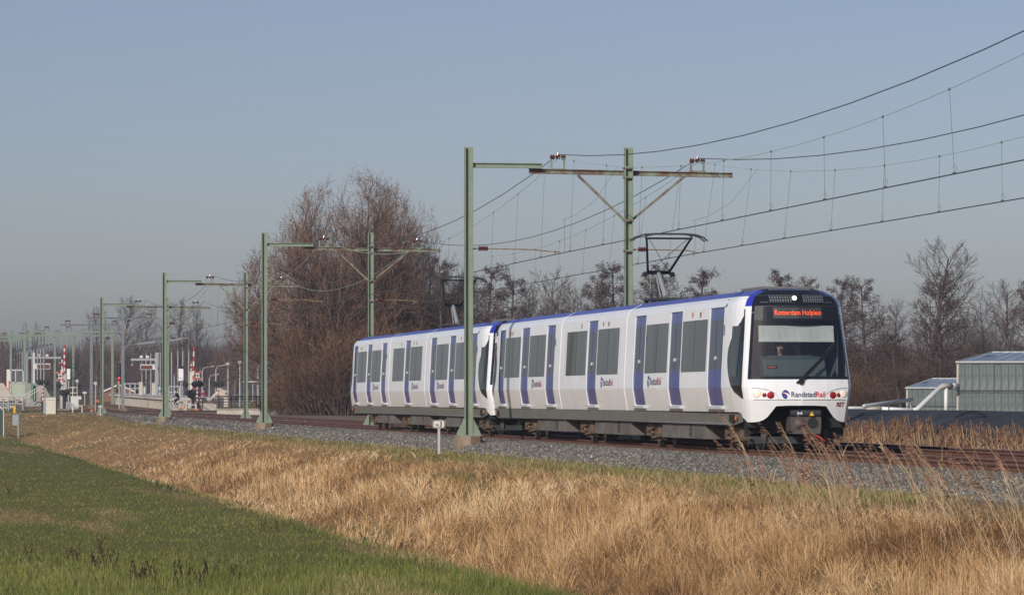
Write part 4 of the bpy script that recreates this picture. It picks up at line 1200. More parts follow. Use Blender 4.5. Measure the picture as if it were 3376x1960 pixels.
def crest_keep(X, Y, xl, rg):
    d = zones(X, Y); u = (Y - SN * xl * CS) / CS
    a = (xl > 14.3) & (xl < 17.15) & (u < 300) & (rg.random(len(X)) < 1.2 * (1 - .75 * sstep((xl - 16.2) / .8)))
    b = (xl > 9.4) & (xl < 14.6) & (d < .30)
    c = (u > 232) & (xl < 16.5) & (xl > -60)
    return a | b | c


def crest_tint(X, Y, xl, rg):
    n = len(X); d = zones(X, Y); t = np.clip(.42 + .5 * (fbm(X * .8, Y * .2, 97) - .5) + rg.normal(0, .16, n), 0, .8)
    return np.where(rg.random(n) < np.clip(d * .8 + .12, 0, 1), rg.uniform(.82, 1, n), t)


def crest_h(X, Y, xl, rg): return (.05 + .09 * rg.random(len(X)) + .10 * (rg.random(len(X)) < .08))


blades('verge_grass', 170000, 33, crest_keep, crest_h, .55, rnd_lean, crest_tint, greenm, Y0=60, Y1=345)

# reeds behind the far track
plumem = ramp_mat('dead_reed', [(0, (.085, .042, .028)), (.35, (.145, .076, .047)), (.6, (.25, .15, .075)), (.85, (.38, .24, .12)), (1, (.48, .34, .19))], .8)
rg = np.random.default_rng(77); N = 9000
uu = rg.uniform(48, 190, N); xl = 28.6 + 3.0 * rg.random(N); vv = xl * CS
X = -SN * uu + CS * vv; Y = CS * uu + SN * vv; g = hz(X, Y)
den = fbm(uu * .16, vv * .5, 5); k = rg.random(N) < np.clip(.10 + 2.2 * (den - .36), .05, .9); X, Y, g = X[k], Y[k], g[k]; N = len(X)
H = rg.uniform(.6, 1.25, N) * (.75 + .45 * fbm(X * .4, Y * .3, 8)); az = PI + rg.normal(0, .5, N); ln = np.abs(rg.normal(.16, .1, N))
B = np.stack([X, Y, g], 1); tip = B + np.stack([np.cos(az) * np.sin(ln) * H, np.sin(az) * np.sin(ln) * H, np.cos(ln) * H], 1)
w = .010; sx = np.array([1, 0, 0.0])
quads = [np.stack([B - sx * w, B + sx * w, tip + sx * w * .5, tip - sx * w * .5], 1)]; tints = [rg.uniform(.55, .95, N)]
hasp = rg.random(N) < .75; P = tip[hasp]; n2 = len(P)
for j in range(3):
    d2 = np.stack([-.05 - .10 * rg.random(n2), rg.normal(0, .03, n2), -.10 - .2 * rg.random(n2)], 1); o2 = np.stack([rg.normal(0, .02, n2), rg.normal(0, .02, n2), rg.uniform(-.08, .06, n2)], 1)
    a = P + o2; b2 = a + d2; ww = sx * .022
    quads.append(np.stack([a - ww * .3, a + ww * .3, b2 + ww, b2 - ww], 1)); tints.append(rg.uniform(.05, .42, n2))
for j in range(2):
    f = rg.uniform(.2, .7, N)[:, None]; a = B + (tip - B) * f; d2 = np.stack([rg.normal(-.12, .16, N), rg.normal(0, .1, N), rg.uniform(.05, .3, N)], 1)
    quads.append(np.stack([a - sx * .008, a + sx * .008, a + d2 + sx * .002, a + d2 - sx * .002], 1)); tints.append(rg.uniform(.5, 1, N))
V = np.concatenate(quads).reshape(-1, 3)
o = mesh_np('reed_bed', V, np.arange(len(V)).reshape(-1, 4), plumem, np.repeat(np.concatenate(tints), 4)); o['kind'] = 'stuff'

# single reeds on the near bank
RV = []
rnd = random.Random(3)
for vr in range(7):
    H = rnd.uniform(1.35, 1.75); r = thing('reed', 'x', 'reed', (0, 0, 0), 0, 'tall dead reeds on the near bank'); bend = rnd.uniform(.18, .45)
    pts = [Vector((-bend * (t ** 2.0) * H, rnd.gauss(0, .01), H * (t - .06 * t * t))) for t in (0, .25, .5, .75, 1)]
    mb = MB(); mb.tube(pts, [.0055, .005, .004, .0035, .003], 4, cap=False); st = mb.build('stem', mat('reed_stem_%d' % vr, (.46 + .08 * rnd.random(), .335, .19), .7, var=.2, vs=3), r)
    for k in range(rnd.randint(2, 4)):
        mb = MB(); t = rnd.uniform(.25, .8); i = int(t * 4); q = pts[i].lerp(pts[min(i + 1, 4)], t * 4 - i); d = Vector((rnd.choice((-1, -1, 1)) * rnd.uniform(.08, .25), rnd.gauss(0, .08), rnd.uniform(.0, .25)))
        e = Vector((.005, .004, 0)); mb.add([q - e, q + e, q + d * .6 + e + Vector((0, 0, .03)), q + d * .6 - e + Vector((0, 0, .03)), q + d], [(0, 1, 2, 3), (3, 2, 4)])
        mb.build('leaf', MATS['reed_stem_%d' % vr], r)
    if vr != 6:
        mb = MB(); tip = pts[-1]; dr = (pts[-1] - pts[-2]).normalized()
        for k in range(30):
            s = rnd.random(); q = tip + dr * (s * .26 - .10); L = .14 * (1 - .6 * s) * rnd.uniform(.5, 1.2)
            d = (dr * .7 + Vector((-.55, rnd.gauss(0, .45), -.35 + rnd.gauss(0, .3)))).normalized() * L
            e = d.cross(Vector((rnd.gauss(0, 1), rnd.gauss(0, 1), rnd.gauss(0, 1)))).normalized() * .0055
            mb.add([q - e, q + e, q + d + e * .5, q + d - e * .5], [(0, 1, 2, 3)])
        mb.build('plume', mat('reed_plume_%d' % vr, (.26 + .06 * rnd.random(), .165, .11), .9, var=.35, vs=14), r)
    RV.append(r)
spots = []
for c, n, sx_, in ((2700, 36, 60), (2560, 10, 50), (2960, 34, 120), (3150, 26, 90), (3330, 22, 60), (2480, 6, 40), (3050, 26, 280)):
    for _ in range(n): spots.append(rnd.gauss(c, sx_))
rl = ['tall dead reed with a drooping brown plume leaning left on the near bank'] * 6 + ['bare reed stalk without a plume among the plumed reeds on the near bank']
for i, x in enumerate(spots):
    xl = rnd.uniform(12.6, 15.3); Y = xl * F / (x - XV); X = xl - TAN * Y
    v = i % 7; loc = (X, Y, gz(X, Y) - .03); sc = rnd.uniform(.55, .95)
    if i < 7: q = RV[v]; q.location = loc; q.rotation_euler = (rnd.gauss(0, .07), rnd.gauss(-.03, .09), rnd.gauss(0, .5)); q.scale = (sc,) * 3
    else: q = copy_tree(RV[v], None, loc, None, scale=sc); q.rotation_euler = (rnd.gauss(0, .07), rnd.gauss(-.03, .09), rnd.gauss(0, .5))
    wh = ('below the rear bogie of the leading nose' if x < 2525 else 'in front of the near front wheels' if x < 2625 else 'in front of the train coupler' if x < 2790 else 'over the rails just right of the train' if x < 2960 else 'over the rails before the white pipes' if x < 3120 else 'below the corner of the big greenhouse' if x < 3250 else 'at the right edge of the bank')
    q['label'] = ('bare reed stalk without plume ' if v == 6 else 'tall dead reed with drooping brown plume ') + wh
# brown dock stalks in the meadow
dockm = mat('dead_dock', (.045, .022, .014), .95, var=.3, vs=12)
for i, (x, y) in enumerate([(330, 1835), (318, 1850), (365, 1850), (440, 1880), (455, 1890), (470, 1885), (495, 1890), (255, 1830), (232, 1825), (90, 1815), (30, 1600), (690, 1875), (660, 1900), (590, 1890), (770, 1890), (330, 1780), (520, 1590), (560, 1600), (590, 1605), (1200, 1755), (1240, 1775), (870, 1720), (910, 1725), (2640 // 2, 1560)]):
    hg = 2.65; y += 28; Y = hg * F / (y - YH); X = (x - CX) * Y / F
    if X + TAN * Y > 9.2: Y = 9.4 * F / (x - XV); X = 9.4 - TAN * Y
    if i == 0:
        dk = thing('dock_plant', 'dead dark brown dock stalks standing in the green meadow', 'weed', (X, Y, gz(X, Y)), 0, 'dead dock stalks in the meadow')
        mb = MB(); lf = MB()
        for k in range(4):
            a = Vector((rnd.gauss(0, .05), rnd.gauss(0, .05), 0)); b = a + Vector((rnd.gauss(0, .06), rnd.gauss(0, .06), rnd.uniform(.2, .32))); mb.tube([a, b], [.006, .004], 4)
            for j in range(12):
                q = a.lerp(b, rnd.uniform(.35, 1)); d = Vector((rnd.gauss(0, 1), rnd.gauss(0, 1), rnd.gauss(.3, 1))).normalized() * rnd.uniform(.015, .035); e = d.cross(Vector((rnd.gauss(0, 1), rnd.gauss(0, 1), 1))).normalized() * .008
                lf.add([q - e, q + e, q + d + e, q + d - e], [(0, 1, 2, 3)])
        mb.build('stalk', dockm, dk); lf.build('seed_head', dockm, dk)['kind'] = 'stuff'
    else: copy_tree(dk, None, (X, Y, gz(X, Y)), rnd.random() * 6, scale=rnd.uniform(.7, 1.2))
docks = [o for o in COL.objects if o.name.startswith('dock_plant')]
for o in docks:
    px_ = CX + F * o.location.x / o.location.y
    o['label'] = 'dead dark brown dock stalks ' + ('in the meadow at the left edge' if px_ < 200 else 'in the meadow left of the thickest dock clump' if px_ < 400 else 'in the thickest dock clump of the meadow' if px_ < 505 and o.location.y < 80 else 'at the meadow edge below the straw slope, far part' if px_ < 650 and o.location.y > 80 else 'in the meadow right of the thickest dock clump' if px_ < 800 else 'at the meadow edge below the straw slope, near part')
# ------------------------------------------------------------------ right side: liner bank, greenhouses, pipes
linerm = mat('black_pond_liner', (.045, .048, .056), .7, var=.35, vs=.6, bump=.6, bs=2.0, spec=.22)
mb = MB(); bu = np.arange(30, 196, 2.0); bp_ = [(29.9, -.75), (30.4, -.60), (31.3, -.12), (32.3, .40), (33.1, .68), (33.7, .76), (35.0, .74), (36.2, .70), (38.5, -.6)]
nb = len(bp_)
for i, u in enumerate(bu):
    for j, (v, z) in enumerate(bp_):
        wv = .07 * (fbm(np.array([u * .14]), np.array([j * .5]), 4)[0] - .5) + (.05 * math.sin(u * .9 + j) if 1 < j < 5 else 0)
        mb.v.append(tuple(TF(u, v * CS + .3 * wv, z + wv)))
for i in range(len(bu) - 1):
    for j in range(nb - 1): mb.f.append((i * nb + j, i * nb + j + 1, (i + 1) * nb + j + 1, (i + 1) * nb + j)); mb.m.append(0)
lb = mb.build('basin_bank', linerm, smooth=True); tag(lb, 'low bank of black plastic pond liner behind the reed bed', 'basin bank')
mb = MB()
for k in range(14):
    t = k / 13; mb.add([at(3150 + 105 * t, 1373 - 18 * math.sin(t * 3.0) - 2, 118 - 2 * t), at(3150 + 105 * t, 1379 - 16 * math.sin(t * 3.0), 118 - 2 * t)], [], 0)
for k in range(13): mb.f.append((2 * k, 2 * k + 1, 2 * k + 3, 2 * k + 2)); mb.m.append(0)
q = mb.build('liner_fold', blackmat, None); q.parent = lb


barm = mat('dull_glazing_bar', (.085, .09, .085), .6, var=.25)


def greenhouse(label, x0, xr, yeave, yridge, Y, wid, npane, nrows, rails):
    s = F / Y; A = at(x0, YH, Y); A.z = 0
    ze = HC + (YH - yeave) / s; zr = HC + (YH - yridge) / s; L = (xr - x0) / s; zb = gz(A.x, Y) - .1
    g = thing('greenhouse', label, 'greenhouse', (A.x, Y, 0), -.135, None)
    dep = wid; rx = L * .0 + (110 / s if wid > 6 else 78 / s)
    pm = None; w = L / npane
    zrows = np.linspace(zb + .35, ze - .06, nrows + 1)
    for r_ in range(nrows):
        for k in range(npane):
            if pm is None:
                q = MB().bx(.012, w - .012, -.006, .006, .015, zrows[1] - zrows[0] - .015); o = q.build('pane', greenglass, g); pm = o.data
            else: o = bpy.data.objects.new('pane', pm); COL.objects.link(o); o.parent = g
            o.location = (k * w, .004 * ((k * 7 + r_ * 3) % 3), zrows[r_]); o.rotation_euler = (random.Random(k * 31 + r_).gauss(0, .012), 0, random.Random(k + r_ * 57).gauss(0, .03))
    for k in range(npane + 1):
        q = MB().bx(k * w - .028, k * w + .028, -.03, .012, zb, ze); q.build('glazing_bar', barm, g)
    for z in [zb + .33, ze] + [zb + (ze - zb) * t for t in rails]:
        q = MB().bx(-.05, L + .05, -.05, -.032, z - .04, z + .04); q.build('rail', darksteel if z < ze else galv, g)
    q = MB().bx(-.12, L + .1, -.16, .1, ze, ze + .09); q.build('gutter', galv, g)
    q = MB().bx(-.05, L + .05, -.02, .0, zb, zb + .32); q.build('kerb', concrete2, g)
    # left end wall, posts and back wall
    q = MB(); q.bx(-.05, .05, -.05, .05, zb, ze); q.bx(-.04, .04, dep - .1, dep, zb, ze); q.build('corner_post', concrete2, g)
    q = MB(); q.add([(0, .05, zb), (0, dep, zb), (0, dep, ze), (0, .05, ze)], [(0, 1, 2, 3)]); q.build('end_glass', greenglass, g)
    q = MB(); q.add([(0, dep, zb), (L, dep, zb), (L, dep, ze), (0, dep, ze)], [(0, 1, 2, 3)]); q.build('back_glass', greenglass, g)
    # hipped roof
    R0, R1 = Vector((rx, dep / 2, zr)), Vector((L, dep / 2, zr)); E0, E1, B0, B1 = Vector((0, -.1, ze + .09)), Vector((L, -.1, ze + .09)), Vector((0, dep, ze + .09)), Vector((L, dep, ze + .09))
    n = int(L / .75)
    for k in range(n):
        a, b = k / n, (k + 1) / n; q = MB(); e = .008
        p = [E0.lerp(E1, a + e), E0.lerp(E1, b - e), R0.lerp(R1, b - e), R0.lerp(R1, a + e)]
        q.add(p, [(0, 1, 2, 3)]); q.build('roof_pane', roofglass, g)
        q = MB(); q.bar(E0.lerp(E1, a), R0.lerp(R1, a), .04, .03); q.build('roof_bar', galv, g)
    q = MB(); q.add([E0, R0, B0], [(0, 1, 2)]); q.add([B0, R0, R1, B1], [(0, 1, 2, 3)]); q.build('roof_glass', roofglass, g)
    q = MB(); q.bar(R0, R1, .09, .07); q.bar(E0, R0, .07, .05); q.build('ridge', lightgrey, g)
    q = MB(); a, b = .06, .17; p = [E0.lerp(E1, a).lerp(R0.lerp(R1, a), .45), E0.lerp(E1, b).lerp(R0.lerp(R1, b), .45), E0.lerp(E1, b).lerp(R0.lerp(R1, b), .62), E0.lerp(E1, a).lerp(R0.lerp(R1, a), .62)]
    q.add([v + Vector((0, -.1, .10)) for v in p], [(0, 1, 2, 3)]); q.build('roof_vent', midgrey, g)
    return g


greenhouse('big glass greenhouse with grey panes and hipped roof at the right edge', 3157, 3560, 1195, 1157, 225, 9.0, 17, 2, [.13, .57])
greenhouse('small low greenhouse with pale bluish roof behind the bent white pipe', 2990, 3158, 1280, 1246, 255, 5.5, 9, 1, [.5])
pipe = thing('pipe', 'bent white ventilation pipe rising to the big greenhouse wall', 'pipe', at(3050, 1350, 205), 0)
P0 = at(3050, 1350, 205)
pipm = mat('white_pvc_pipe', (.74, .74, .73), .35, var=.08); pipg = mat('grey_pipe_sleeve', (.42, .39, .34), .6, var=.15)
for nm, pts, r, m_ in (('pipe_run', [(2700, 1344, 223), (2862, 1344, 223)], .095, pipm), ('pipe_run', [(2895, 1347, 223), (3008, 1353, 223.2)], .15, pipm), ('pipe_sleeve', [(2850, 1345, 223), (2905, 1346, 223)], .175, pipg), ('pipe_run', [(3008, 1353, 223.2), (3022, 1350, 223.4), (3102, 1275, 224)], .15, pipm), ('pipe_sleeve', [(3100, 1277, 224), (3108, 1272, 224), (3137, 1271, 224.3)], .165, pipg), ('pipe_run', [(3135, 1271, 224.3), (3156, 1271, 225.0)], .15, pipm), ('support_post', [(3119, 1276, 224.1), (3119, 1372, 224.1)], .11, pipm)):
    mb = MB(); mb.tube([at(*p) - P0 for p in pts], r, 10); mb.build(nm, m_, pipe, smooth=True)
P0 = at(2930, 1330, 215); pipe2 = thing('pipe', 'pale grey pipe sloping behind the white one', 'pipe', P0, 0)
mb = MB(); mb.tube([at(*p) - P0 for p in ((2848, 1338, 212), (3008, 1316, 222))], .11, 10); mb.build('pipe_run', galv, pipe2, smooth=True)
mb = MB()
for x, Y in ((2852, 212.3), (2930, 217), (3004, 221.7)): p = at(x, 1330, Y) - P0; mb.tube([p, p + Vector((0, 0, -1.8))], .05, 6)
mb.build('support_post', galv, pipe2)

# ------------------------------------------------------------------ crossing road, embankment things on the left
def Z0(x, y, Y): return HC - (y - YH) * Y / F


mb = MB(); rv = np.concatenate([np.arange(-60, 17.2, 4.0), [17.2, 19, 23, 27, 30], np.arange(34, 80, 6.0)])
vs = []
for v in rv:
    for u in (338.5, 346.5):
        p = TF(u, v); vs.append((p.x, p.y, max(gz(p.x, p.y), grade(u) - .16 if 17 < v < 30 else -9) + .05))
mb.add(vs, [(2 * i, 2 * i + 1, 2 * i + 3, 2 * i + 2) for i in range(len(rv) - 1)]); rd = mb.build('road', asphalt); rd['kind'] = 'structure'


def post_thing(name, label, cat, x, yt, yb, Y, w, m, group=None, d=None):
    p = at(x, yb, Y); z0 = min(p.z, gz(p.x, p.y)) - .05; zt = Z0(x, yt, Y)
    t = thing(name, label, cat, (p.x, p.y, z0), ROT, group)
    mb = MB(); mb.bx(-(d or w) / 2, (d or w) / 2, -w / 2, w / 2, 0, zt - z0); mb.build('post', m, t)
    t['h'] = zt - z0
    return t


def loc_of(t, x, y, Y):
    """pixel and distance to local coordinates of thing t"""
    d = at(x, y, Y) - Vector(t.location); c, s = math.cos(-t.rotation_euler[2]), math.sin(-t.rotation_euler[2])
    return Vector((d.x * c - d.y * s, d.x * s + d.y * c, d.z))


def tmast(label, x, yt, yb, Y, yl, xl_, xr_, m=greym):
    t = post_thing('catenary_mast', label, 'catenary mast', x, yt, yb, Y, .26, m, 'single overhead masts by the station')
    z = (YH - yl) * Y / F + HC - t.location.z; a = (xl_ - x) * Y / F; b = (xr_ - x) * Y / F
    mb = MB(); ibeam(mb, -a, -b, z); mb.build('crossbeam', m, t)
    for e in (a * .75, b * .75):
        mb = MB(); mb.bar((0, -e, z - .1), (0, -.1 * (1 if e > 0 else -1), z - 1.3), .07, .07); mb.build('brace', m, t)
        q = MB(); insulator(q, (0, -e - .25, z + .38), (0, 1, 0), .5, .07, 4); q.bar((0, -e - .19, z), (0, -e - .19, z + .38), .05, .05); q.bar((0, -e + .19, z), (0, -e + .19, z + .38), .05, .05); q.build('insulator', insul, t)
    for e in (.1, ):
        q = MB(); q.tube([(0, -e, z - 2.3), (0, -e - 2.4, z - 2.35)], .025, 6); q.build('registration_arm', armrust, t)
    q = MB(); q.bx(-.25, .25, -.3, .3, -.05, .35); q.build('foundation', concrete, t)


tmast('grey single overhead mast right of the red signal light', 405, 1028, 1343, 340, 1049, 290, 520)
tmast('grey single overhead mast left of the fourth green portal', 301, 1054, 1333, 374, 1071, 198, 400)


def station_portal(label, xl_, xr_, ytl, ytr, ybeam, Y, yb, dep=.0):
    A = at(xl_, yb, Y); t = thing('station_portal', label, 'catenary portal', A, 0, 'wide overhead portals over the station tracks')
    L = (xr_ - xl_) * Y / F
    for e, yt in ((0, ytl), (L, ytr)):
        mb = MB(); mb.bx(e - .13, e + .13, -.13, .13, -.3, (yb - yt) * Y / F); mb.build('post', mastd, t)
        z = (yb - ybeam) * Y / F; q = MB(); q.bx(e - .3, e + .3, -.2, .2, z - .16, z + .02); q.build('clamp', mastd, t)
    for dz in (0, -.42):
        mb = MB(); mb.bx(-.3, L + .3, -.09, .09, z + dz - .09, z + dz + .06); mb.build('crossbeam', mastd, t)
    for k in range(1, 4):
        e = L * k / 4; q = MB(); insulator(q, (e - .25, 0, z + .45), (1, 0, 0), .5, .07, 4); q.bar((e - .2, 0, z), (e - .2, 0, z + .45), .05, .05); q.bar((e + .2, 0, z), (e + .2, 0, z + .45), .05, .05); q.build('insulator', insul, t)
        q = MB(); q.bx(e - .05, e + .05, -.05, .05, z - 1.0, z - .5); q.build('drop_tube', mastd, t)


mastd = mat('far_mast_green', (.17, .22, .165), .6)
station_portal('nearest wide green portal over the station tracks', 82, 371, 1072, 1074, 1092, 415, 1325)
station_portal('second wide green portal over the station tracks, with left post by the shelter', 36, 242, 1086, 1100, 1103, 450, 1322)
station_portal('third wide green portal over the station tracks, reaching the left edge', -40, 181, 1105, 1106, 1110, 480, 1320)

# platforms
def platform(label, x0, Y0, x1, Y1, wid, ytop, side):
    A = at(x0, YH, Y0); B = at(x1, YH, Y1); t = thing('platform', label, 'platform', (A.x, A.y, 0), 0, 'station platforms')
    za, zb = Z0(0, ytop[0], Y0), Z0(0, ytop[1], Y1); d = B - A; d.z = 0; nrm = Vector((d.y, -d.x, 0)).normalized() * wid * side; n = 14
    ga, gb = gz(A.x, A.y) - .3, gz(B.x, B.y) - .3
    for k in range(n):
        a, b = k / n + .0012, (k + 1) / n - .0012; p0 = d * a; p1 = d * b; q = MB(); th = nrm.normalized() * .15
        z0a, z1a = ga + (gb - ga) * a, za + (zb - za) * a - .26; z0b, z1b = ga + (gb - ga) * b, za + (zb - za) * b - .26
        q.add([p0 + Vector((0, 0, z0a)), p1 + Vector((0, 0, z0b)), p1 + Vector((0, 0, z1b)), p0 + Vector((0, 0, z1a)), p0 + th + Vector((0, 0, z0a)), p1 + th + Vector((0, 0, z0b)), p1 + th + Vector((0, 0, z1b)), p0 + th + Vector((0, 0, z1a))], [(0, 1, 2, 3), (4, 7, 6, 5), (0, 4, 5, 1), (2, 6, 7, 3), (0, 3, 7, 4), (1, 5, 6, 2)])
        q.build('wall_panel', concrete2, t)
    o = nrm.normalized() * -.22; q = MB()
    for zz, thk in ((0, .24),):
        q.add([o + Vector((0, 0, za)), d + o + Vector((0, 0, zb)), d + nrm + Vector((0, 0, zb)), nrm + Vector((0, 0, za)), o + Vector((0, 0, za - thk)), d + o + Vector((0, 0, zb - thk)), d + nrm + Vector((0, 0, zb - thk)), nrm + Vector((0, 0, za - thk))], [(0, 1, 2, 3), (4, 7, 6, 5), (0, 4, 5, 1), (2, 6, 7, 3), (0, 3, 7, 4), (1, 5, 6, 2)])
    q.build('deck', mat('platform_deck_' + ('a' if side > 0 else 'b'), (.50, .48, .45), .8, var=.1), t)
    q = MB(); q.bar(o * .8 + Vector((0, 0, za + .01)), d + o * .8 + Vector((0, 0, zb + .01)), .25, .02); q.build('edge_line', white_low, t)
    q = MB(); q.add([Vector((0, 0, ga)), nrm + Vector((0, 0, ga)), nrm + Vector((0, 0, za - .25)), Vector((0, 0, za - .25))], [(0, 1, 2, 3)]); q.build('end_wall', concrete2, t)
    return t


platform('pale concrete platform behind the cyclist, with wall panels facing the tracks', 572, 352, 366, 434, 4.5, (1310, 1296), 1)
platform('low concrete platform left of the tracks behind the equipment cabinet', 150, 425, 60, 520, 4.0, (1300, 1291), -1)

# platform lamp posts
polelow = mat('platform_pole_grey', (.30, .30, .30), .5, var=.1); polehigh = mat('platform_pole_dark', (.10, .105, .10), .5, var=.1); boomg = mat('boom_grey', (.30, .32, .33), .5)
def lamp_post(label, x, yt, ym, yb, Y, arm, grp):
    p = at(x, yb, Y); t = thing('platform_lamp', label, 'lamp post', p, 0, grp); s = Y / F
    H, M = (yb - yt) * s, (yb - ym) * s
    mb = MB(); mb.tube([(0, 0, -.5), (0, 0, M)], .075, 8); mb.build('lower_pole', polelow, t)
    mb = MB(); mb.tube([(0, 0, M), (0, 0, H)], .065, 8); mb.tube([(0, 0, M + .1), (arm * .8, 0, M + .45)], .03, 6); mb.build('upper_pole', polehigh, t)
    mb = MB(); mb.lathe((arm * 1.0, 0, H - .62), [(.42, 0), (.36, .06), (.10, .2), (.05, .24)], 10); mb.tube([(0, 0, H - .42), (arm, 0, H - .42)], .03, 6); mb.build('lamp_shade', midgrey, t)
    mb = MB(); mb.lathe((arm * .8, 0, M + .36), [(.10, 0), (.12, .1), (.05, .18)], 8); mb.build('floodlight', darksteel, t)


for k, (x, yt, ym, a) in enumerate([(48.5, 1118, 1163, .7), (57.4, 1116, 1162, .7), (65.6, 1113, 1161, .7), (73.8, 1111, 1160, .7), (84, 1107, 1158, .7), (91.6, 1104, 1156, .7), (106, 1102, 1155, .7), (112, 1100, 1153, .8), (123.7, 1098, 1151, .8), (134.6, 1096, 1150, .8), (145, 1094, 1148, .9)]):
    lamp_post(f'grey platform lamp post, {["farthest left", "second from left", "third from left", "fourth from left", "fifth from left", "sixth from left", "sixth from right", "fifth from right", "fourth from right", "third from right", "second from right"][k] if k < 10 else "tallest and rightmost"} of the row left of the tracks', x, yt, ym, 1268, 500 - 8 * k, a, 'platform lamps left of the tracks')
for k, (x, yt, ym, a) in enumerate([(468, 1118, 1166, -.7), (482, 1116, 1165, -.7), (497.6, 1114, 1164, -.7), (513, 1112, 1163, -.7), (529, 1110, 1162, -.7), (566, 1106, 1161, -.8), (587, 1103, 1157, -.8), (603, 1101, 1157, -.8), (622.6, 1098, 1155, -.8)]):
    lamp_post(f'grey platform lamp post, {["leftmost", "second from left", "third from left", "fourth from left", "fifth from left", "fourth from right", "third from right", "second from right", "tallest and rightmost"][k]} of the row right of the tracks', x, yt, ym, 1294, 432 - 8 * k, a, 'platform lamps right of the tracks')


def sign_board(label, x0, x1, y0, y1, Y, xp, yb, clock_right):
    p = at(xp, yb, Y); t = thing('departure_board', label, 'display board', p, 0, 'station departure boards'); s = Y / F
    X = lambda x: (x - xp) * s; ZZ = lambda y: (yb - y) * s
    mb = MB(); mb.bx(X(xp) - .12, X(xp) + .12, -.12, .12, -.3, ZZ(y0) + 1.2); mb.build('post', lightgrey, t)
    mb = MB(); mb.bx(X(x0), X(x1), -.32, -.13, ZZ(y1), ZZ(y0)); mb.build('housing', lightgrey, t)
    cw = (x1 - x0) * .2; a, b = (x0 + 2, x1 - cw) if clock_right else (x0 + cw, x1 - 2)
    mb = MB(); mb.bx(X(a), X(b), -.335, -.32, ZZ(y1 - 2), ZZ(y0 + 4)); sc_ = mb.build('screen', blackmat, t)
    q = MB()
    for r_ in range(3):
        for k in range(5):
            e = a + (b - a) * (k + .1) / 5; q.bx(X(e), X(e + (b - a) * .13), -.345, -.335, ZZ(y0 + 6 + r_ * 4) - .01, ZZ(y0 + 6 + r_ * 4) + .015)
    q.build('led_row', mat('dim_led', (.4, .06, .03), .5, emit=(1, .12, .04, .5)), sc_)
    c = (b + x1) / 2 if clock_right else (x0 + a) / 2
    mb = MB(); mb.bx(X(c) - .24, X(c) + .24, -.345, -.32, ZZ(y1 - 1), ZZ(y0 + 4)); cl = mb.build('clock', white_low, t)
    q = MB(); zc = (ZZ(y1) + ZZ(y0)) / 2 - .05; q.bar((X(c), -.35, zc), (X(c) + .1, -.35, zc + .08), .02, .02); q.bar((X(c), -.35, zc), (X(c) - .02, -.35, zc + .15), .02, .02); q.build('clock_hand', blackmat, cl)
    return t


sign_board('departure board with clock on its right side over the right platform', 463, 517, 1200, 1218, 405, 519, 1300, True)
sign_board('departure board with clock on its left side over the left platform', 114, 167, 1197, 1216, 440, 112, 1290, False)


def cam_arm(label, x0, x1, y, Y, yb, xc):
    p = at(x0, yb, Y); t = thing('camera_boom', label, 'camera boom', p, 0, 'platform camera booms'); s = Y / F
    mb = MB(); mb.bx(-.14, .14, -.14, .14, -.3, (yb - y) * s + .6); mb.build('post', boomg, t)
    mb = MB(); L = (x1 - x0) * s; mb.bx(min(0, L), max(0, L), -.07, .07, (yb - y) * s - .12, (yb - y) * s + .1); mb.build('boom', boomg, t)
    c = (xc - x0) * s; mb = MB(); mb.tube([(c, 0, (yb - y) * s), (c, 0, (yb - y - 16) * s)], .03, 6); mb.lathe((c, 0, (yb - y - 22) * s), [(.08, 0), (.15, .06), (.15, .12), (.05, .2)], 10); mb.build('dome_camera', boomg, t)
    for e in (.35, .6):
        mb = MB(); mb.bx(L * e - .15, L * e + .15, -.1, .25, (yb - y) * s + .15, (yb - y) * s + .38); mb.build('loudspeaker', white_low, t)


cam_arm('horizontal grey boom with a dome camera over the left platform', 86, 202, 1178, 450, 1290, 197)
cam_arm('horizontal grey boom with a dome camera over the right platform', 516, 432, 1184, 400, 1298, 436)

# left shelter, ramp, walls
def slab(name, label, cat, pts, Y, dep, m, group=None, part='wall'):
    P = at(*pts[0], Y); t = thing(name, label, cat, (P.x, P.y, 0), 0, group); mb = MB()
    mb.prism([(at(x, y, Y).x - P.x, Z0(x, y, Y)) for x, y in pts], 'y', 0, dep); mb.build(part, m, t); return t


slab('ramp_wall', 'beige concrete ramp wall sloping down at the left edge behind the bicycles', 'ramp wall', [(-60, 1262), (11, 1262), (46, 1312), (46, 1345), (-60, 1345)], 375, .4, concrete2)
sh = slab('platform_shelter', 'glazed platform shelter with a grey frame at the far left', 'shelter', [(36, 1262), (83, 1262), (83, 1308), (36, 1308)], 395, .15, mat('green_tinged_panel', (.42, .44, .36), .6, col2=(.33, .40, .30), vs=.8), part='lower_panel')
for x0, x1, y0, y1, nm, m_ in ((22, 33, 1217, 1292, 'end_panel', white_low), (33, 36.5, 1215, 1310, 'frame_post', lightgrey), (75, 78.5, 1217, 1262, 'frame_post', lightgrey), (33, 79, 1217, 1221, 'top_rail', lightgrey), (33, 84, 1259, 1263, 'middle_rail', lightgrey), (50, 53, 1221, 1262, 'frame_post', lightgrey)):
    mb = MB(); a = at(x0, y1, 395); b = at(x1, y0, 395); mb.bx(a.x - sh.location.x, b.x - sh.location.x, -.06, .2, a.z, b.z); mb.build(nm, m_, sh)
mb = MB(); a = at(36, 1262, 395); b = at(75, 1221, 395); mb.bx(a.x - sh.location.x, b.x - sh.location.x, .05, .07, a.z, b.z); mb.build('pane', clearglass, sh)
mb = MB(); a = at(28, 1285, 395); b = at(32.5, 1254, 395); mb.bx(a.x - sh.location.x, b.x - sh.location.x, -.09, -.065, a.z, b.z); mb.build('orange_notice', orangep, sh)
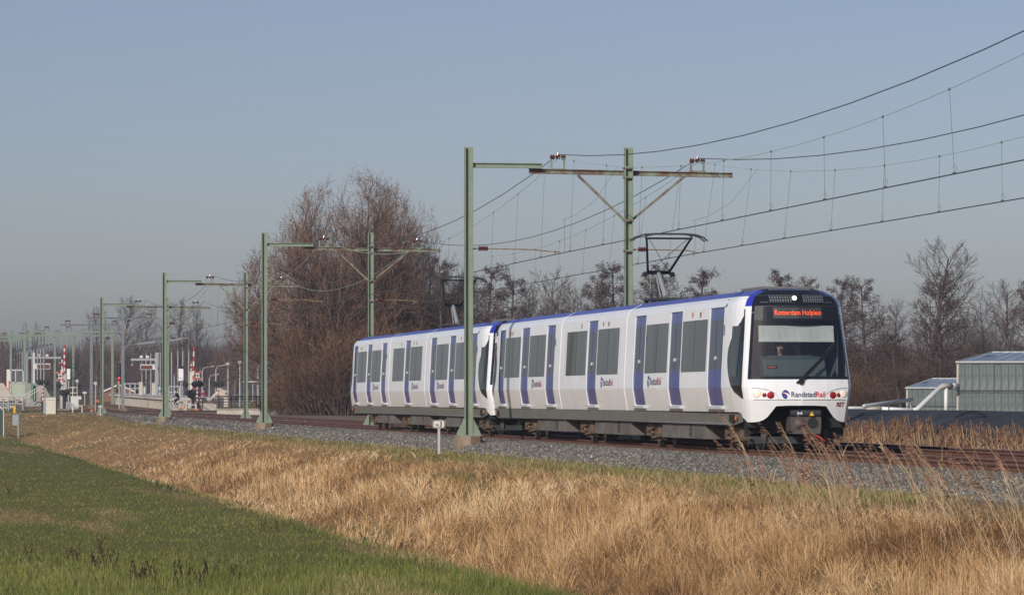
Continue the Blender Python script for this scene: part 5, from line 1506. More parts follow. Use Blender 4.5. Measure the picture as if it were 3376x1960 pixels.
slab('parapet', 'grey concrete parapet of the ramp behind the left crossing lights', 'parapet', [(84, 1262), (122, 1262), (150, 1278), (190, 1345), (84, 1345)], 400, .3, mat('grey_parapet', (.30, .30, .27), .85, var=.12, vs=.7))
gp = slab('notice_panel', 'green notice panel on the ramp parapet', 'panel', [(102, 1264), (110, 1264), (110, 1315), (102, 1315)], 399.6, .1, mat('green_board', (.07, .22, .10), .6), part='board')
hr = thing('handrail', 'pair of white handrails climbing the ramp behind the bicycles', 'handrail', at(75, 1310, 385))
for y in (0, 10):
    mb = MB(); mb.tube([at(a, b + y, 385) - Vector(hr.location) for a, b in ((74, 1306), (132, 1273), (138, 1273))], .035, 6); mb.build('rail', white_low, hr)
for x in (76, 95, 114, 132):
    mb = MB(); yy = 1306 - (x - 74) * .57; mb.tube([at(x, yy, 385) - Vector(hr.location), at(x, yy + 34, 385) - Vector(hr.location)], .03, 6); mb.build('baluster', white_low, hr)
slab('stub_wall', 'white T-shaped concrete end wall right of the left crossing barrier', 'wall', [(233, 1305), (268, 1305), (268, 1316), (259, 1316), (259, 1348), (233, 1348)], 352, .5, mat('white_concrete', (.60, .60, .56), .8, var=.08))
gl = slab('glass_panel', 'sloping grey panel leaning against the white end wall', 'panel', [(222, 1325), (231, 1323), (258, 1347), (222, 1347)], 351, .06, greyblue, part='sheet')


def rail_gate(label, x0, x1, yt, yb, Y, m, n=2, group=None, mid=1):
    P = at(x0, yb, Y); s = Y / F; t = thing('barrier_rail', label, 'railing', P, 0, group); L = (x1 - x0) * s; H = (yb - yt) * s
    for k in range(n):
        mb = MB(); e = L * k / (n - 1); mb.tube([(e, 0, -.3), (e, 0, H)], .05, 8); mb.build('post', m, t)
    for k in range(mid):
        mb = MB(); z = H * (1 - k / max(1, mid)) - .05; mb.tube([(0, 0, z), (L, 0, z)], .045, 8); mb.build('rail', m, t)
    return t


rail_gate('white bent-tube barrier rail left of the fourth green portal', 240, 271, 1335, 1363, 330, white_low, 2, None, 1)
rail_gate('white bent-tube barrier rail below the right crossing signals', 618, 647, 1332, 1350, 348, white_low, 2, None, 1)
rail_gate('thin grey tube fence in front of the parked bicycles', -20, 76, 1305, 1350, 345, galv, 3, None, 2)
rail_gate('white railing behind the left signal box', 225, 255, 1275, 1310, 420, white_low, 3, None, 2)
rail_gate('grey tube fence on the right platform left of the departure board', 412, 462, 1262, 1294, 415, lightgrey, 4, None, 2)
rail_gate('grey tube fence behind the cyclist on the platform ramp', 540, 592, 1272, 1310, 380, lightgrey, 4, None, 2)

# cabinets and posts on the bank
cb = thing('equipment_cabinet', 'cream and grey equipment cabinet on the bank left of the tracks', 'cabinet', at(152, 1367, 300), .0)
s = 300 / F
cb.location.z = min(cb.location.z, gz(cb.location.x, 300))
zz_ = Z0(0, 1309, 300) - cb.location.z
mb = MB(); mb.bx(0, .73, 0, .9, .14, zz_); mb.build('door', cream, cb)
mb = MB(); mb.bx(-.22, 0, .05, .9, .16, zz_ + .03); mb.build('side_box', greyblue, cb)
mb = MB(); mb.bx(-.03, .76, -.03, .93, zz_, zz_ + .05); mb.build('lid', greyblue, cb)
mb = MB(); mb.bx(-.05, .78, -.05, .95, -.3, .14); mb.build('plinth', concrete, cb)
mb = MB(); mb.bx(.10, .62, -.006, 0, zz_ - .21, zz_ - .19); mb.build('door_slot', darksteel, cb)
mp = thing('marker_post', 'flat grey marker post with a panel on the straw slope at the far left', 'marker post', at(60, 1412, 250))
mp.location.z = gz(mp.location.x, 250); zt = Z0(0, 1366, 250) - mp.location.z; zb = Z0(0, 1401, 250) - mp.location.z
mb = MB(); mb.bx(-.04, .04, 0, .06, -.2, zt); mb.build('post', greyblue, mp); mb = MB(); mb.bx(-.36, -.02, -.02, .0, max(.08, zb), zt); mb.build('panel', greyblue, mp)
gt = thing('field_gate', 'dark green gate end with a white tube at the left edge', 'gate', at(10, 1400, 250)); gt.location.z = gz(gt.location.x, 250)
zt = Z0(0, 1336, 250) - gt.location.z
mb = MB(); mb.prism([(-.7, -.1), (-.02, -.1), (-.02, zt - .35), (-.3, zt - .05), (-.7, zt)], 'y', -.03, .03); mb.build('sheet', dkgreen, gt)
mb = MB(); mb.tube([(.04, 0, -.3), (.04, 0, zt - .32), (-.28, 0, zt + .0), (-.7, 0, zt + .05)], .035, 7); mb.build('tube', white_low, gt)
yp = post_thing('bollard', 'short yellow post in front of the parked bicycles', 'bollard', 47.5, 1338, 1358, 322, .17, yellowp)
mb = MB(); mb.bx(-.10, .10, -.10, .10, yp['h'], yp['h'] + .03); mb.build('cap', yellowp, yp)


def km_sign(label, x, yt, yp0, yb, Y, w, txt, tall=True, base=None):
    p = at(x, yb, Y); z = min(p.z, gz(p.x, Y)); t = thing('distance_sign', label, 'sign', (p.x, Y, z), 0, None); s = Y / F; ht = Z0(0, yt, Y) - z; hb = Z0(0, yp0, Y) - z
    mb = MB(); mb.bx(-.035, .035, .02, .07, -.3, ht - .03); mb.build('post', galv, t)
    def rr(a, b, c, d, r, y0, y1, m_, nm, par):
        pts = []
        for cx, cz, q in ((b - r, d - r, 0), (a + r, d - r, 90), (a + r, c + r, 180), (b - r, c + r, 270)):
            for k in range(4): g = math.radians(q + 30 * k); pts.append((cx + r * math.cos(g), cz + r * math.sin(g)))
        q = MB(); q.prism(pts, 'y', y0, y1); return q.build(nm, m_, par)
    bd = rr(-w / 2, w / 2, hb, ht, .05, 0, .02, lightgrey, 'board', t)
    rr(-w / 2 + .012, w / 2 - .012, hb + .012, ht - .012, .04, -.004, 0, blackmat, 'border', bd); rr(-w / 2 + .026, w / 2 - .026, hb + .026, ht - .026, .03, -.008, -.004, white_low, 'face', bd)
    if txt:
        H = ht - hb; q = MB(); f = lambda x0, z0: (lambda a, b: (x0 + a, -.011, z0 + b))
        flat_text(txt[0], H * .52, f(-w * .27, hb + H * .22), None, '', None, bold=.004, mb=q, fit=w * .25); flat_text('.', H * .5, f(w * .02, hb + H * .20), None, '', None, mb=q); flat_text(txt[1], H * .80, f(w * .08, hb + H * .22), None, '', None, bold=.008, mb=q, fit=w * .17)
        q.build('number', blackmat, bd)
    return t


km_sign('white distance sign reading 14.3 on a thin post left of the near portal', 1447, 1384, 1410, 1493, 111, .345, ('14', '3'))
km_sign('small white distance sign reading 14.5 beside the fourth green portal', 331, 1335, 1344, 1374, 285, .30, ('14', '5'))
km_sign('tiny white distance sign beyond the crossing left of the grey mast', 279, 1290, 1297, 1316, 395, .42, None)


def diamond(label, x, yc, yb, Y, r, grp):
    p = at(x, yb, Y); t = thing('diamond_sign', label, 'sign', (p.x, Y, p.z), 0, grp); z = (yb - yc) * Y / F
    mb = MB(); mb.tube([(0, .04, -.5), (0, .04, z)], .035, 6); mb.build('post', lightgrey, t)
    mb = MB(); mb.prism([(0, z + r), (r, z), (0, z - r), (-r, z)], 'y', -.01, .01); bd = mb.build('board', lightgrey, t)
    q = MB(); q.prism([(0, z + r * .35), (r * .35, z), (0, z - r * .35), (-r * .35, z)], 'y', -.016, -.01); q.build('mark', midgrey, bd)


diamond('grey diamond sign on a pole right of the left signal box', 254, 1255, 1310, 400, .20, None)
diamond('grey diamond sign on a pole between the grey mast and the fourth portal', 314.5, 1263, 1338, 335, .18, None)
for x, y0, y1, Y, lb in ((302, 1349, 1356, 330, 'left of the fourth green portal foot'), (322, 1317, 1325, 380, 'in the far track behind the fourth portal'), (597, 1341, 1349, 340, 'under the cyclist at the crossing edge'), (651, 1345, 1352, 345, 'at the foot of the right striped post'), (390, 1258, 1264, 400, 'below the red signal light')):
    t = thing('balise_box', 'small orange track box ' + lb, 'box', at(x, y1, Y), .1, 'orange boxes along the track'); h = (y1 - y0) * Y / F
    mb = MB(); mb.bx(-.13, .13, -.1, .1, 0, h); mb.build('housing', orangep, t); mb = MB(); mb.bx(-.03, .03, -.03, .03, -.35, 0); mb.build('stake', darksteel, t)

# main signal with the red lamp
sg_ = thing('railway_signal', 'black railway signal with a lit red lamp left of the grey mast', 'signal', at(393, 1335, 350), 0); s = 350 / F
mb = MB(); mb.tube([(0, .05, -.3), (0, .05, (1335 - 1255) * s)], .05, 8); mb.build('post', lightgrey, sg_)
mb = MB(); mb.bx(-.19, .19, -.05, .12, (1335 - 1254) * s, (1335 - 1196) * s); mb.build('signal_head', blackmat, sg_)
for k, y in enumerate((1206, 1220, 1232, 1246)):
    mb = MB(); mb.lathe((0, -.05, (1335 - y) * s), [(.10, 0), (.11, .12)], 12, 0, (0, -1, .0)); mb.build('lamp_hood', blackmat, sg_)
    mb = MB(); mb.disc((0, -.172, (1335 - y) * s), .09, (0, -1, 0), 12, 0, .01); mb.build('lamp_lens', siglit if k == 3 else darksteel, sg_)
mb = MB(); mb.bx(-.06, .06, -.1, -.05, (1335 - 1262) * s, (1335 - 1256) * s); mb.build('orange_plate', orangep, sg_)

# level crossing furniture
def striped_pole(t, r, z0, z1, n, first, nm='stripe', x=0, y=0, lean=(0, 0)):
    for k in range(n):
        a, b = z0 + (z1 - z0) * k / n, z0 + (z1 - z0) * (k + 1) / n; f = lambda z: (x + lean[0] * (z - z0), y + lean[1] * (z - z0), z)
        mb = MB(); mb.tube([f(a), f(b)], r, 8); mb.build(nm, redp if (k + first) % 2 else white_low, t)


def flash_post(label, x, yl, ys, ye, yb, Y, dx):
    p = at(x, yb, Y); t = thing('crossing_lights', label, 'crossing lights', p, 0, 'flashing light posts at the crossing'); s = Y / F; Zs = lambda y: (yb - y) * s
    mb = MB(); mb.tube([(0, 0, -.4), (0, 0, Zs(ye))], .085, 8); mb.build('base_pole', blackmat, t)
    striped_pole(t, .08, Zs(ye), Zs(ys), 8, 1)
    mb = MB(); mb.tube([(0, 0, Zs(ys)), (0, 0, Zs(yl) + .3)], .05, 8); mb.bx(-dx * s, dx * s, -.03, .03, Zs(yl) - .03, Zs(yl) + .03); mb.build('bracket', blackmat, t)
    for e in (-1, 1):
        mb = MB(); mb.disc((e * dx * s, -.04, Zs(yl)), .27, (0, -1, 0), 20, 0, .02); mb.build('backboard', blackmat, t)
        mb = MB(); mb.lathe((e * dx * s, -.06, Zs(yl)), [(.12, 0), (.13, .16)], 12, 0, (0, -1, 0)); mb.build('lamp_hood', blackmat, t)
        mb = MB(); mb.disc((e * dx * s, -.062, Zs(yl)), .10, (0, -1, 0), 12, 0, .01); mb.build('lamp_lens', darksteel, t)


flash_post('twin black crossing lights on a red and white post left of the cream cabinet', 141, 1259, 1272, 1324, 1345, 350, 11.5)
flash_post('twin black crossing lights on a red and white post by the cyclist', 651, 1265, 1276, 1327, 1347, 350, 10)
flash_post('twin black crossing lights on a red and white post beside the black railing', 719, 1265, 1278, 1330, 1347, 362, 11)


def barrier(label, x, ytop, ypiv, yb, Y, lab2, cross, box, mass, lean=0):
    p = at(x, yb, Y); s = Y / F; Zs = lambda y: (yb - y) * s; X = lambda q: (q - x) * s
    t = thing('crossing_barrier', label, 'barrier', p, 0, 'raised level crossing barriers')
    striped_pole(t, .085, Zs(ypiv), Zs(ytop), 9, 1, 'boom_stripe', lean=(lean, 0))
    mb = MB(); mb.bx(-.28, .28, -.25, .25, -.2, .7); mb.bx(-.2, .2, -.2, .2, .7, Zs(ypiv) + .1); mb.build('machine_housing', mat('barrier_housing', (.42, .40, .35), .6), t)
    mb = MB(); mb.bx(-.55, .5, -.4, .4, -.3, .12); mb.build('foundation', concrete, t)
    mb = MB(); mb.tube([(X(cross[0]), -.2, -.2), (X(cross[0]), -.2, Zs(cross[1] - 10))], .05, 8); cp_ = mb.build('cross_post', galv, t)
    for a in (1, -1):
        c = Vector((X(cross[0]), -.28, Zs(cross[1]))); d = Vector((.32, 0, a * .42)); q = MB(); q.bar(c - d, c + d, .03, .17, 0, (0, -1, 0) if False else (0, 0, 1)); q.build('cross_board', white_low, cp_)
        for e in (-1, 1):
            q = MB(); q.bar(c + d * e * .42 + Vector((0, -.022, 0)), c + d * e * .98 + Vector((0, -.022, 0)), .012, .13); q.build('cross_red', redp, cp_)
    for (mx, my, r) in mass:
        mb = MB(); mb.disc((X(mx), -.3, Zs(my)), r, (0, -1, 0), 18, 0, .03); bb = mb.build('backboard', blackmat, t)
        mb = MB(); mb.lathe((X(mx), -.33, Zs(my)), [(.12, 0), (.13, .2)], 12, 0, (0, -1, 0)); mb.build('lamp_hood', blackmat, bb)
        mb = MB(); mb.bar((X(mx), -.2, Zs(my)), (0, -.2, Zs(my)), .05, .05); mb.build('bracket', blackmat, bb)
    mb = MB(); mb.bx(-.14, .1, -.36, -.1, .12, Zs(mass[0][1])); mb.build('lamp_post', blackmat, t)
    b = thing('signal_box', lab2, 'signal box', at((box[0] + box[1]) / 2, yb, Y + 1.5), 0, 'white signal backboards'); ww = (box[1] - box[0]) * s / 2
    mb = MB(); mb.bx(-ww, ww, 0, .25, Zs(box[3]), Zs(box[2])); mb.build('housing', blackmat, b)
    mb = MB(); mb.bx(-ww + .04, ww - .04, -.02, 0, Zs(box[3]) + .08, Zs(box[2]) - .25); pl = mb.build('white_plate', white, b)
    mb = MB(); mb.disc((0, -.02, Zs(box[2]) - .4), .03, (0, -1, 0), 8, 0, .01); mb.build('latch', blackmat, pl)
    mb = MB(); mb.tube([(0, .1, -.4), (0, .1, Zs(box[3]))], .07, 8); mb.build('post', galv, b)
    return t


barrier('upright red and white barrier with warning cross left of the white signal box', 213, 1137, 1233, 1350, 345, 'white signal backboard right of the left barrier, black top', (200, 1240), (219, 233, 1205, 1252), [(206, 1293, .27), (222, 1291, .27), (195, 1269, .25), (214, 1298, .30)])
barrier('upright red and white barrier with warning cross right of the cyclist', 637, 1142, 1285, 1349, 352, 'white signal backboard right above the cyclist, black top', (652, 1237), (587, 606, 1205, 1257), [(622, 1294, .27), (636, 1292, .30), (612, 1266, .27), (655, 1300, .2), (628, 1303, .25)], lean=.02)
t = thing('crossing_barrier', 'thin second red and white barrier just left of the left barrier', 'barrier', at(205, 1340, 372), 0, 'raised level crossing barriers'); striped_pole(t, .07, (1340 - 1218) * 372 / F, (1340 - 1184) * 372 / F, 3, 0, 'boom_stripe'); mb = MB(); mb.bx(-.14, .14, -.14, .14, -.3, 3.5); mb.build('machine_housing', mat('barrier_housing_b', (.55, .50, .42), .6), t)
t = thing('crossing_barrier', 'thin second barrier with beige column left of the right barrier', 'barrier', at(631, 1340, 380), 0, 'raised level crossing barriers'); striped_pole(t, .06, (1340 - 1222) * 380 / F, (1340 - 1190) * 380 / F, 4, 0, 'boom_stripe'); mb = MB(); mb.bx(-.16, .16, -.14, .14, -.3, 3.4); mb.build('machine_housing', cream, t)

# boards, railing, canal wall, canopy, far house
wb = thing('warning_board', 'pair of red and white striped warning boards on a post by the railing', 'warning board', at(702, 1346, 365), 0); s = 365 / F
mb = MB(); mb.bx(-.04, .04, .0, .05, -.3, .85); mb.build('post', galv, wb)
for z in (.62, .15):
    mb = MB(); mb.bx(-.17, .17, -.03, 0, z, z + .24); bd = mb.build('board', white_low, wb)
    for e in (-.10, .06):
        q = MB(); q.add([(e - .06, -.034, z + .01), (e + .02, -.034, z + .01), (e + .10, -.034, z + .23), (e + .02, -.034, z + .23)], [(0, 1, 2, 3)]); q.build('stripe', redp, bd)
cw_ = thing('canal_wall', 'pale concrete canal wall below the black railing', 'wall', (0, 0, 0)); a = at(715, 1362, 302); b = at(1120, 1362, 302)
mb = MB(); mb.bx(a.x, b.x, 302, 302.5, a.z - .3, Z0(0, 1348, 302)); mb.build('wall', concrete2, cw_)
mb = MB(); mb.bx(a.x - .05, b.x, 301.9, 302.6, Z0(0, 1348, 302), Z0(0, 1346, 302)); mb.build('coping', concrete2, cw_)
rl_ = thing('bridge_railing', 'long black railing with four bars on the canal wall', 'railing', at(722, 1346, 303)); s = 303 / F; L = (1010 - 722) * s; H = (1346 - 1306) * s
for k in range(8): mb = MB(); e = L * k / 7; mb.bx(e - .045, e + .045, -.04, .04, -.1, H); mb.build('post', blackmat, rl_)
for z, w_ in ((H, .05), (H * .78, .022), (H * .54, .022), (H * .32, .022), (H * .12, .022)): mb = MB(); mb.bx(-.3 if z == H else 0, L, -w_, w_, z - w_, z + w_); mb.build('rail', blackmat, rl_)
fn = thing('picket_fence', 'low grey picket fence between the striped posts', 'fence', at(658, 1346, 372)); s = 372 / F; L = 57 * s
for k in range(13): mb = MB(); mb.bx(L * k / 12 - .025, L * k / 12 + .025, -.02, .02, -.1, 34 * s); mb.build('picket', midgrey, fn)
for z in (33 * s, 5 * s): mb = MB(); mb.bx(0, L, -.03, -.02, z - .03, z + .03); mb.build('rail', midgrey, fn)
cn = thing('canopy', 'white edged canopy roof over bicycle stands behind the railing', 'canopy', at(800, 1345, 405)); s = 405 / F; Zs = lambda y: (1345 - y) * s
for xa, xb, nm in ((0, 82 * s, 'roof_sheet'), (112 * s, 200 * s, 'roof_sheet')):
    mb = MB(); mb.prism([(xa, Zs(1259)), (xb, Zs(1259)), (xb, Zs(1256)), (xa, Zs(1256))], 'y', 0, 5); mb.build(nm, white_low, cn)
    mb = MB(); mb.prism([(xa + .3, Zs(1260)), (xb, Zs(1260)), (xb, Zs(1272) if xa == 0 else Zs(1262))], 'y', .1, 4.9); mb.build('bracket', darksteel, cn)
for e in (84 * s, 148 * s): mb = MB(); mb.bx(e - .1, e + .1, 2, 2.2, -.3, Zs(1252)); mb.build('post', darksteel, cn)
hs = thing('house', 'small brick house with white gable boards behind the platform', 'house', at(392, 1310, 478), 0); s = 478 / F
brickm = mat('far_brick', (.22, .115, .08), .9, var=.2, vs=5)
mb = MB(); mb.prism([(-50 * s, -.5), (50 * s, -.5), (50 * s, 22 * s), (0, 42 * s), (-50 * s, 22 * s)], 'y', 0, 8); mb.build('gable_wall', brickm, hs)
for e in (-1, 1):
    mb = MB(); mb.bar((e * 53 * s, -.15, 20 * s), (0, -.15, 43 * s), .1, .18); mb.build('barge_board', white_low, hs)
    mb = MB(); mb.bar((e * 28 * s, 4, 33 * s), (e * 28.1 * s, 4, 33.2 * s), .1, .1); q = MB(); q.add([(0, -.2, 42.6 * s), (e * 54 * s, -.2, 20.5 * s), (e * 54 * s, 8.2, 20.5 * s), (0, 8.2, 42.6 * s)], [(0, 1, 2, 3)]); q.build('roof', mat('far_roof_tile%d' % e, (.10, .06, .05), .8), hs)
for x, y0, y1, Y, nm, lb, m_ in ((464, 1260, 1294, 408, 'platform_wall', 'beige wall block left of the departure board post', concrete2), (507, 1262, 1294, 404, 'platform_wall', 'beige wall block right under the departure board', concrete2)):
    t = thing(nm, lb, 'wall', at(x, y1, Y), 0, 'beige platform walls'); s = Y / F; mb = MB(); mb.bx(-6.5 * s, 6.5 * s, 0, .5, -.3, (y1 - y0) * s); mb.build('wall', m_, t); q = MB(); q.bx(-7 * s, 7 * s, -.03, .53, (y1 - y0) * s, (y1 - y0 + 1.5) * s); q.build('coping', concrete2, t)
for x, y0, y1, Y, lb in ((478, 1272, 1295, 400, 'silver litter bin left on the right platform'), (528, 1272, 1297, 385, 'silver litter bin beside the fourth portal far post'), (548, 1274, 1300, 375, 'silver litter bin right of the fourth portal far post')):
    t = thing('litter_bin', lb, 'litter bin', at(x, y1, Y), 0, 'silver bins on the platform'); mb = MB(); mb.lathe((0, 0, -.1), [(.16, 0), (.17, .1), (.17, (y1 - y0) * Y / F)], 12); mb.build('drum', galv, t); mb = MB(); mb.lathe((0, 0, (y1 - y0) * Y / F - .1), [(.19, 0), (.19, .05), (.1, .1)], 12); mb.build('lid', midgrey, t)

# street lamps
def street_lamp(label, x, yt, yb, Y, xa, ya):
    p = at(x, yb, Y); t = thing('street_lamp', label, 'street lamp', p, 0, 'street lamps behind the crossing'); s = Y / F; H = (yb - yt) * s
    mb = MB(); mb.tube([(0, 0, -.4), (0, 0, H * .5), (0, 0, H - .3)], [.09, .075, .055], 8); mb.build('pole', galv, t)
    if xa:
        e = (xa - x) * s; z2 = (yb - ya) * s; mb = MB(); mb.tube([(0, 0, H - .3), (e * .12, 0, H), (e * .35, 0, H + .05), (e * .75, 0, z2)], .04, 7); mb.build('arm', galv, t)
        mb = MB(); mb.box((e * .88, 0, z2), (abs(e) * .3, .2, .10)); mb.build('lamp_head', lightgrey, t)
    else: mb = MB(); mb.lathe((0, 0, H - .3), [(.08, 0), (.22, .15), (.22, .3), (.05, .38)], 10); mb.build('lamp_head', white_low, t)


for a in (('curved arm street lamp just right of the right barrier', 667, 1212, 1345, 420, 706, 1207), ('curved arm street lamp above the middle striped post', 712, 1207, 1345, 400, 752, 1202), ('shorter curved arm street lamp over the person in red', 690, 1238, 1345, 440, 720, 1233), ('straight street lamp without arm left of the two by the railing', 752, 1196, 1345, 400, None, 0), ('straight street lamp without arm in front of the third portal', 791, 1191, 1346, 390, None, 0), ('curved arm street lamp between the third portal posts', 851, 1200, 1345, 430, 885, 1196), ('small curved arm street lamp behind the canopy', 834, 1252, 1345, 480, 815, 1244), ('curved arm street lamp seen left of the white signal backboard', 575, 1229, 1300, 470, 600, 1222)): street_lamp(*a)

# ------------------------------------------------------------------ bicycles and people
def bicycle_mesh(t, col):
    fm = col
    for e in (0.0, 1.08):
        mb = MB(); mb.tube([(e + .33 * math.cos(a), 0, .34 + .33 * math.sin(a)) for a in np.linspace(0, 2 * PI, 21)], .02, 6, cap=False); w = mb.build('wheel', tyrem, t)
        q = MB(); q.tube([(e + .305 * math.cos(a), 0, .34 + .305 * math.sin(a)) for a in np.linspace(0, 2 * PI, 21)], .012, 5, cap=False)
        for k in range(8): q.tube([(e, 0, .34), (e + .30 * math.cos(k * PI / 4), 0, .34 + .30 * math.sin(k * PI / 4))], .003, 3)
        q.lathe((e, -.04, .34), [(.03, 0), (.03, .08)], 8, 0, (0, 1, 0)); q.build('rim', galv, w)
        q = MB(); q.tube([(e + .37 * math.cos(a), 0, .34 + .37 * math.sin(a)) for a in np.linspace(.3, 2.9, 9)], .02, 5); q.build('mudguard', fm, t)
    mb = MB()
    for a, b, r in (((0, 0, .34), (.42, 0, .30), .012), ((0, 0, .34), (.30, 0, .85), .011), ((.42, 0, .30), (.28, 0, .92), .017), ((.42, 0, .30), (.88, 0, .82), .019), ((.33, 0, .72), (.86, 0, .90), .017), ((.84, 0, 1.0), (.92, 0, .72), .02), ((.92, 0, .72), (1.08, 0, .34), .015)): mb.tube([a, b], r, 6)
    mb.build('frame', fm, t)
    mb = MB(); mb.tube([(.66, .28, 1.08), (.78, .22, 1.10), (.84, 0, 1.08), (.78, -.22, 1.10), (.66, -.28, 1.08)], .014, 6); mb.tube([(.84, 0, .98), (.84, 0, 1.09)], .014, 6); mb.build('handlebar', galv, t)
    mb = MB(); mb.prism([(.12, -.09), (.12, .09), (.28, .05), (.40, .02), (.40, -.02), (.28, -.05)], 'z', .93, .98); mb.build('saddle', blackmat, t)
    mb = MB(); mb.bx(-.22, .22, -.07, .07, .72, .74); mb.tube([(.0, .06, .34), (-.1, .06, .72)], .008, 4); mb.tube([(.0, -.06, .34), (-.1, -.06, .72)], .008, 4); mb.build('carrier', darksteel, t)
    mb = MB(); mb.lathe((.42, -.05, .30), [(.09, 0), (.09, .015)], 12, 0, (0, 1, 0)); mb.tube([(.42, -.06, .30), (.50, -.07, .15)], .01, 5); mb.tube([(.42, .06, .30), (.34, .07, .45)], .01, 5); mb.bx(.46, .54, -.15, -.06, .14, .165); mb.bx(.30, .38, .06, .15, .44, .465); mb.build('crank', galv, t)
    return t


BONES = [('pel', 'chest'), ('chest', 'neck'), ('neck', 'jaw'), ('jaw', 'head'), ('head', 'crown'), ('jaw', 'nose'), ('chest', 'shR'), ('shR', 'elR'), ('elR', 'haR'), ('chest', 'shL'), ('shL', 'elL'), ('elL', 'haL'), ('pel', 'hiR'), ('hiR', 'knR'), ('knR', 'anR'), ('anR', 'toR'), ('pel', 'hiL'), ('hiL', 'knL'), ('knL', 'anL'), ('anL', 'toL')]


def person(label, loc, rz, J, top_m, leg_m, hat, group=None):
    R_ = dict(pel=.15, chest=.165, neck=.06, jaw=.075, head=.10, crown=.085, nose=.02, shR=.075, shL=.075, elR=.048, elL=.048, haR=.036, haL=.036, hiR=.095, hiL=.095, knR=.065, knL=.065, anR=.045, anL=.045, toR=.04, toL=.04)
    names = list(J); V = [Vector(J[k]) for k in names]; E = [(names.index(a), names.index(b)) for a, b in BONES]; Rr = [R_[k] for k in names]
    for h, e in (('haR', 'elR'), ('haL', 'elL')):
        d = (Vector(J[h]) - Vector(J[e])).normalized(); sd_ = d.cross(UP).normalized()
        for k, (off, L) in enumerate(((-.035, .075), (-.012, .09), (.012, .085), (.034, .07), (.05 if h == 'haR' else -.05, .05))):
            i = len(V); V.append(Vector(J[h]) + sd_ * off + d * .05); Rr.append(.011); E.append((names.index(h), i))
            V.append(V[i] + (d * .5 + Vector((0, 0, -.6))).normalized() * L); Rr.append(.009); E.append((i, i + 1))
    me = bpy.data.meshes.new('body'); me.from_pydata(V, E, []); o = bpy.data.objects.new('tmp', me); COL.objects.link(o)
    md = o.modifiers.new('s', 'SKIN'); ss = o.modifiers.new('ss', 'SUBSURF'); ss.levels = 1; ss.render_levels = 1
    for k, sv in enumerate(me.skin_vertices[0].data): sv.radius = (Rr[k], Rr[k]); sv.use_root = (k == 0)
    dg = bpy.context.evaluated_depsgraph_get(); dg.update(); bm_ = bpy.data.meshes.new_from_object(o.evaluated_get(dg)); bpy.data.objects.remove(o)
    bm_.materials.clear()
    for m_ in (skin, top_m, leg_m, blackmat): bm_.materials.append(m_)
    seg = {'neck': 0, 'jaw': 0, 'head': 0, 'crown': 0, 'nose': 0, 'haR': 0, 'haL': 0, 'chest': 1, 'shR': 1, 'shL': 1, 'elR': 1, 'elL': 1, 'pel': 2, 'hiR': 2, 'hiL': 2, 'knR': 2, 'knL': 2, 'anR': 3, 'anL': 3, 'toR': 3, 'toL': 3}
    samp = []
    for a, b in BONES:
        A, B = Vector(J[a]), Vector(J[b])
        for t_ in np.linspace(0, 1, 7):
            nm = a if t_ < .5 else b; s_ = seg[nm]
            if {a, b} == {'elR', 'haR'} or {a, b} == {'elL', 'haL'}: s_ = 1 if t_ < .85 else 0
            if {a, b} == {'pel', 'chest'}: s_ = 2 if t_ < .2 else 1
            if {a, b} in ({'knR', 'anR'}, {'knL', 'anL'}): s_ = 2 if t_ < .8 else 3
            if {a, b} == {'chest', 'neck'}: s_ = 1 if t_ < .8 else 0
            samp.append((A.lerp(B, t_), s_))
    for p in bm_.polygons: p.material_index = min(samp, key=lambda q: (q[0] - p.center).length_squared)[1]
    bm_.polygons.foreach_set('use_smooth', [True] * len(bm_.polygons))
    t = thing('person', label, 'person', loc, rz, group); b = bpy.data.objects.new('body', bm_); COL.objects.link(b); b.parent = t
    hd, cr = Vector(J['head']), Vector(J['crown'])
    mb = MB(); ax = (cr - hd).normalized(); mb.lathe(hd + ax * .005 + Vector((-.02, 0, 0)), [(.118, 0), (.125, .05), (.10, .11), (.05, .145), (.01, .15)], 12, 0, ax); mb.build('hat' if hat is not hairm else 'hair', hat, t, smooth=True)
    for e in (-1, 1):
        mb = MB(); mb.lathe(hd + Vector((.085, e * .04, .005)), [(.012, 0), (.008, .01)], 6, 0, (1, 0, 0)); mb.build('eye', blackmat, t)
    return t


ride = dict(pel=(.20, 0, 1.00), chest=(.36, 0, 1.40), neck=(.43, 0, 1.55), jaw=(.47, 0, 1.62), head=(.48, 0, 1.70), crown=(.47, 0, 1.79), nose=(.575, 0, 1.68), shR=(.39, -.19, 1.44), elR=(.55, -.27, 1.22), haR=(.70, -.25, 1.10), shL=(.39, .19, 1.44), elL=(.55, .27, 1.22), haL=(.70, .25, 1.10), hiR=(.22, -.10, .97), knR=(.60, -.11, .72), anR=(.46, -.11, .28), toR=(.58, -.11, .20), hiL=(.22, .10, .97), knL=(.62, .11, .92), anL=(.34, .11, .52), toL=(.46, .11, .46))
greyfr = mat('grey_frame_paint', (.30, .31, .32), .4); whitefr = mat('white_frame_paint', (.6, .6, .6), .35); blackfr = mat('black_frame_paint', (.02, .02, .022), .4)
RZ = PI + .15
C1 = at(597, 1349, 343); C1.z = max(gz(C1.x, C1.y) + .06, Z0(0, 1351, 343))
b1 = thing('bicycle', 'white framed bicycle ridden over the level crossing', 'bicycle', C1, RZ, 'bicycles'); bicycle_mesh(b1, whitefr)
person('cyclist in black jacket, dark cap and blue trousers riding over the crossing', C1, RZ, ride, blackcloth, bluecloth, blackcloth, 'people by the crossing')
C2 = at(683, 1346, 368); C2.z = gz(C2.x, C2.y) + .05
b2 = copy_tree(b1, 'bicycle under the person in red beside the picket fence', C2, RZ - .9)
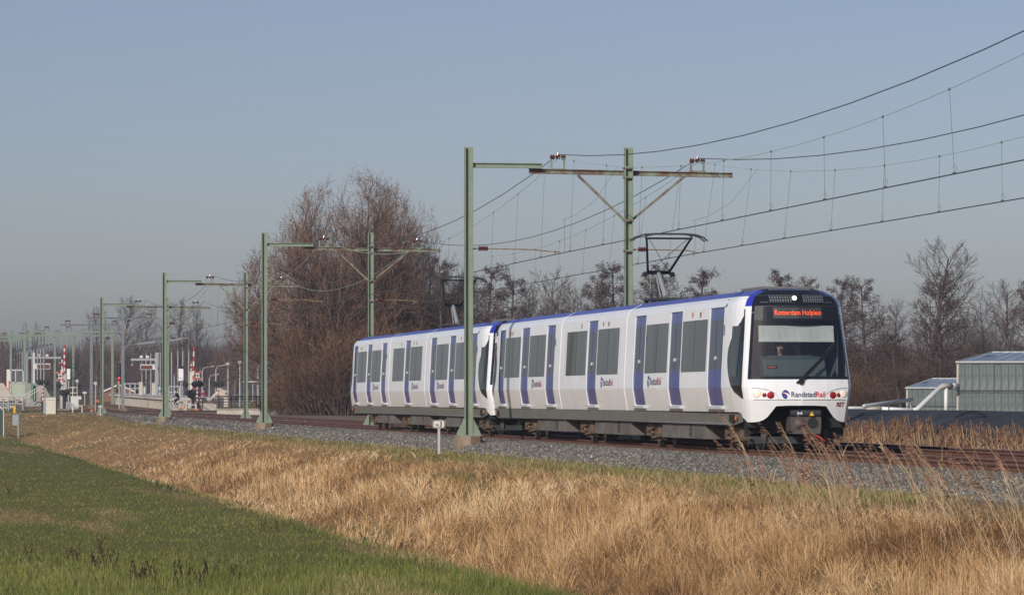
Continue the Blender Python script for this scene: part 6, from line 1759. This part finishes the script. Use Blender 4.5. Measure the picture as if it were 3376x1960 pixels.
person('person in a red jacket and black hat on a bicycle behind the picket fence', C2, RZ - .9, ride, redcloth, blackcloth, blackcloth, 'people by the crossing')
pk = None
plab = ['leftmost parked bicycle behind the yellow post', 'parked bicycle second from the left edge', 'parked bicycle in the middle of the heap by the ramp', 'parked bicycle with its pale front wheel by the yellow post', 'black parked bicycle alone left of the cream cabinet', 'tangled parked bicycle at the left edge']
for k, (x, Y, a) in enumerate([(4, 352, .4), (18, 358, 2.7), (34, 360, .5), (66, 350, PI + .1), (128, 356, 0.1), (-8, 362, 2.9)]):
    p = at(x, 1350, Y); p.z = gz(p.x, Y) + .02
    if pk is None: pk = thing('bicycle', plab[k], 'bicycle', p, a, 'bicycles parked by the ramp'); bicycle_mesh(pk, blackfr)
    else: copy_tree(pk, plab[k], p, a)
for k, x in enumerate((752, 775, 812, 838, 862)):
    p = at(x, 1345, 400 + 3 * k); p.z = gz(p.x, p.y) + .02; q = copy_tree(pk, ['parked bicycle behind the railing, nearest the striped post', 'parked bicycle behind the railing under the straight lamp', 'parked bicycle behind the railing left of the third portal far post', 'parked bicycle behind the railing between the portal posts', 'parked bicycle behind the railing right at the near portal post'][k], p, .6 + k); q['group'] = 'bicycles parked behind the railing'
# low bike shed ramp behind
slab('ramp_wall', 'beige concrete ramp block with handrails behind the right striped posts', 'ramp wall', [(690, 1312), (728, 1275), (748, 1272), (752, 1345), (690, 1345)], 392, .4, concrete2)

# driver
drv = dict(pel=(.15, 0, .62), chest=(.10, 0, 1.02), neck=(.10, 0, 1.20), jaw=(.13, 0, 1.28), head=(.13, 0, 1.36), crown=(.12, 0, 1.45), nose=(.235, 0, 1.34), shR=(.10, -.19, 1.08), elR=(.28, -.25, .85), haR=(.50, -.20, .86), shL=(.10, .19, 1.08), elL=(.28, .25, .85), haL=(.50, .20, .86), hiR=(.18, -.10, .60), knR=(.55, -.11, .58), anR=(.60, -.11, .15), toR=(.72, -.11, .08), hiL=(.18, .10, .60), knL=(.55, .11, .58), anL=(.60, .11, .15), toL=(.72, .11, .08))
person('train driver with brown hair sitting behind the windscreen of the leading car', TF(84.6 + 1.55, V1 - .18, .93), ROT + PI, drv, bluecloth, blackcloth, hairm, None)

# ------------------------------------------------------------------ haze
mb = MB(); mb.bx(-3200, 3400, -2600, 6300, -8, 24); hz_o = mb.build('haze', [])
hm = bpy.data.materials.new('haze_air'); hm.use_nodes = True; hn = hm.node_tree.nodes; hn.remove(hn['Principled BSDF'])
pv = hn.new('ShaderNodeVolumePrincipled'); pv.inputs['Density'].default_value = HAZE; pv.inputs['Color'].default_value = (.78, .86, 1, 1); pv.inputs['Anisotropy'].default_value = .3
hm.node_tree.links.new(pv.outputs[0], hn['Material Output'].inputs['Volume']); hz_o.data.materials.append(hm); hz_o['kind'] = 'stuff'
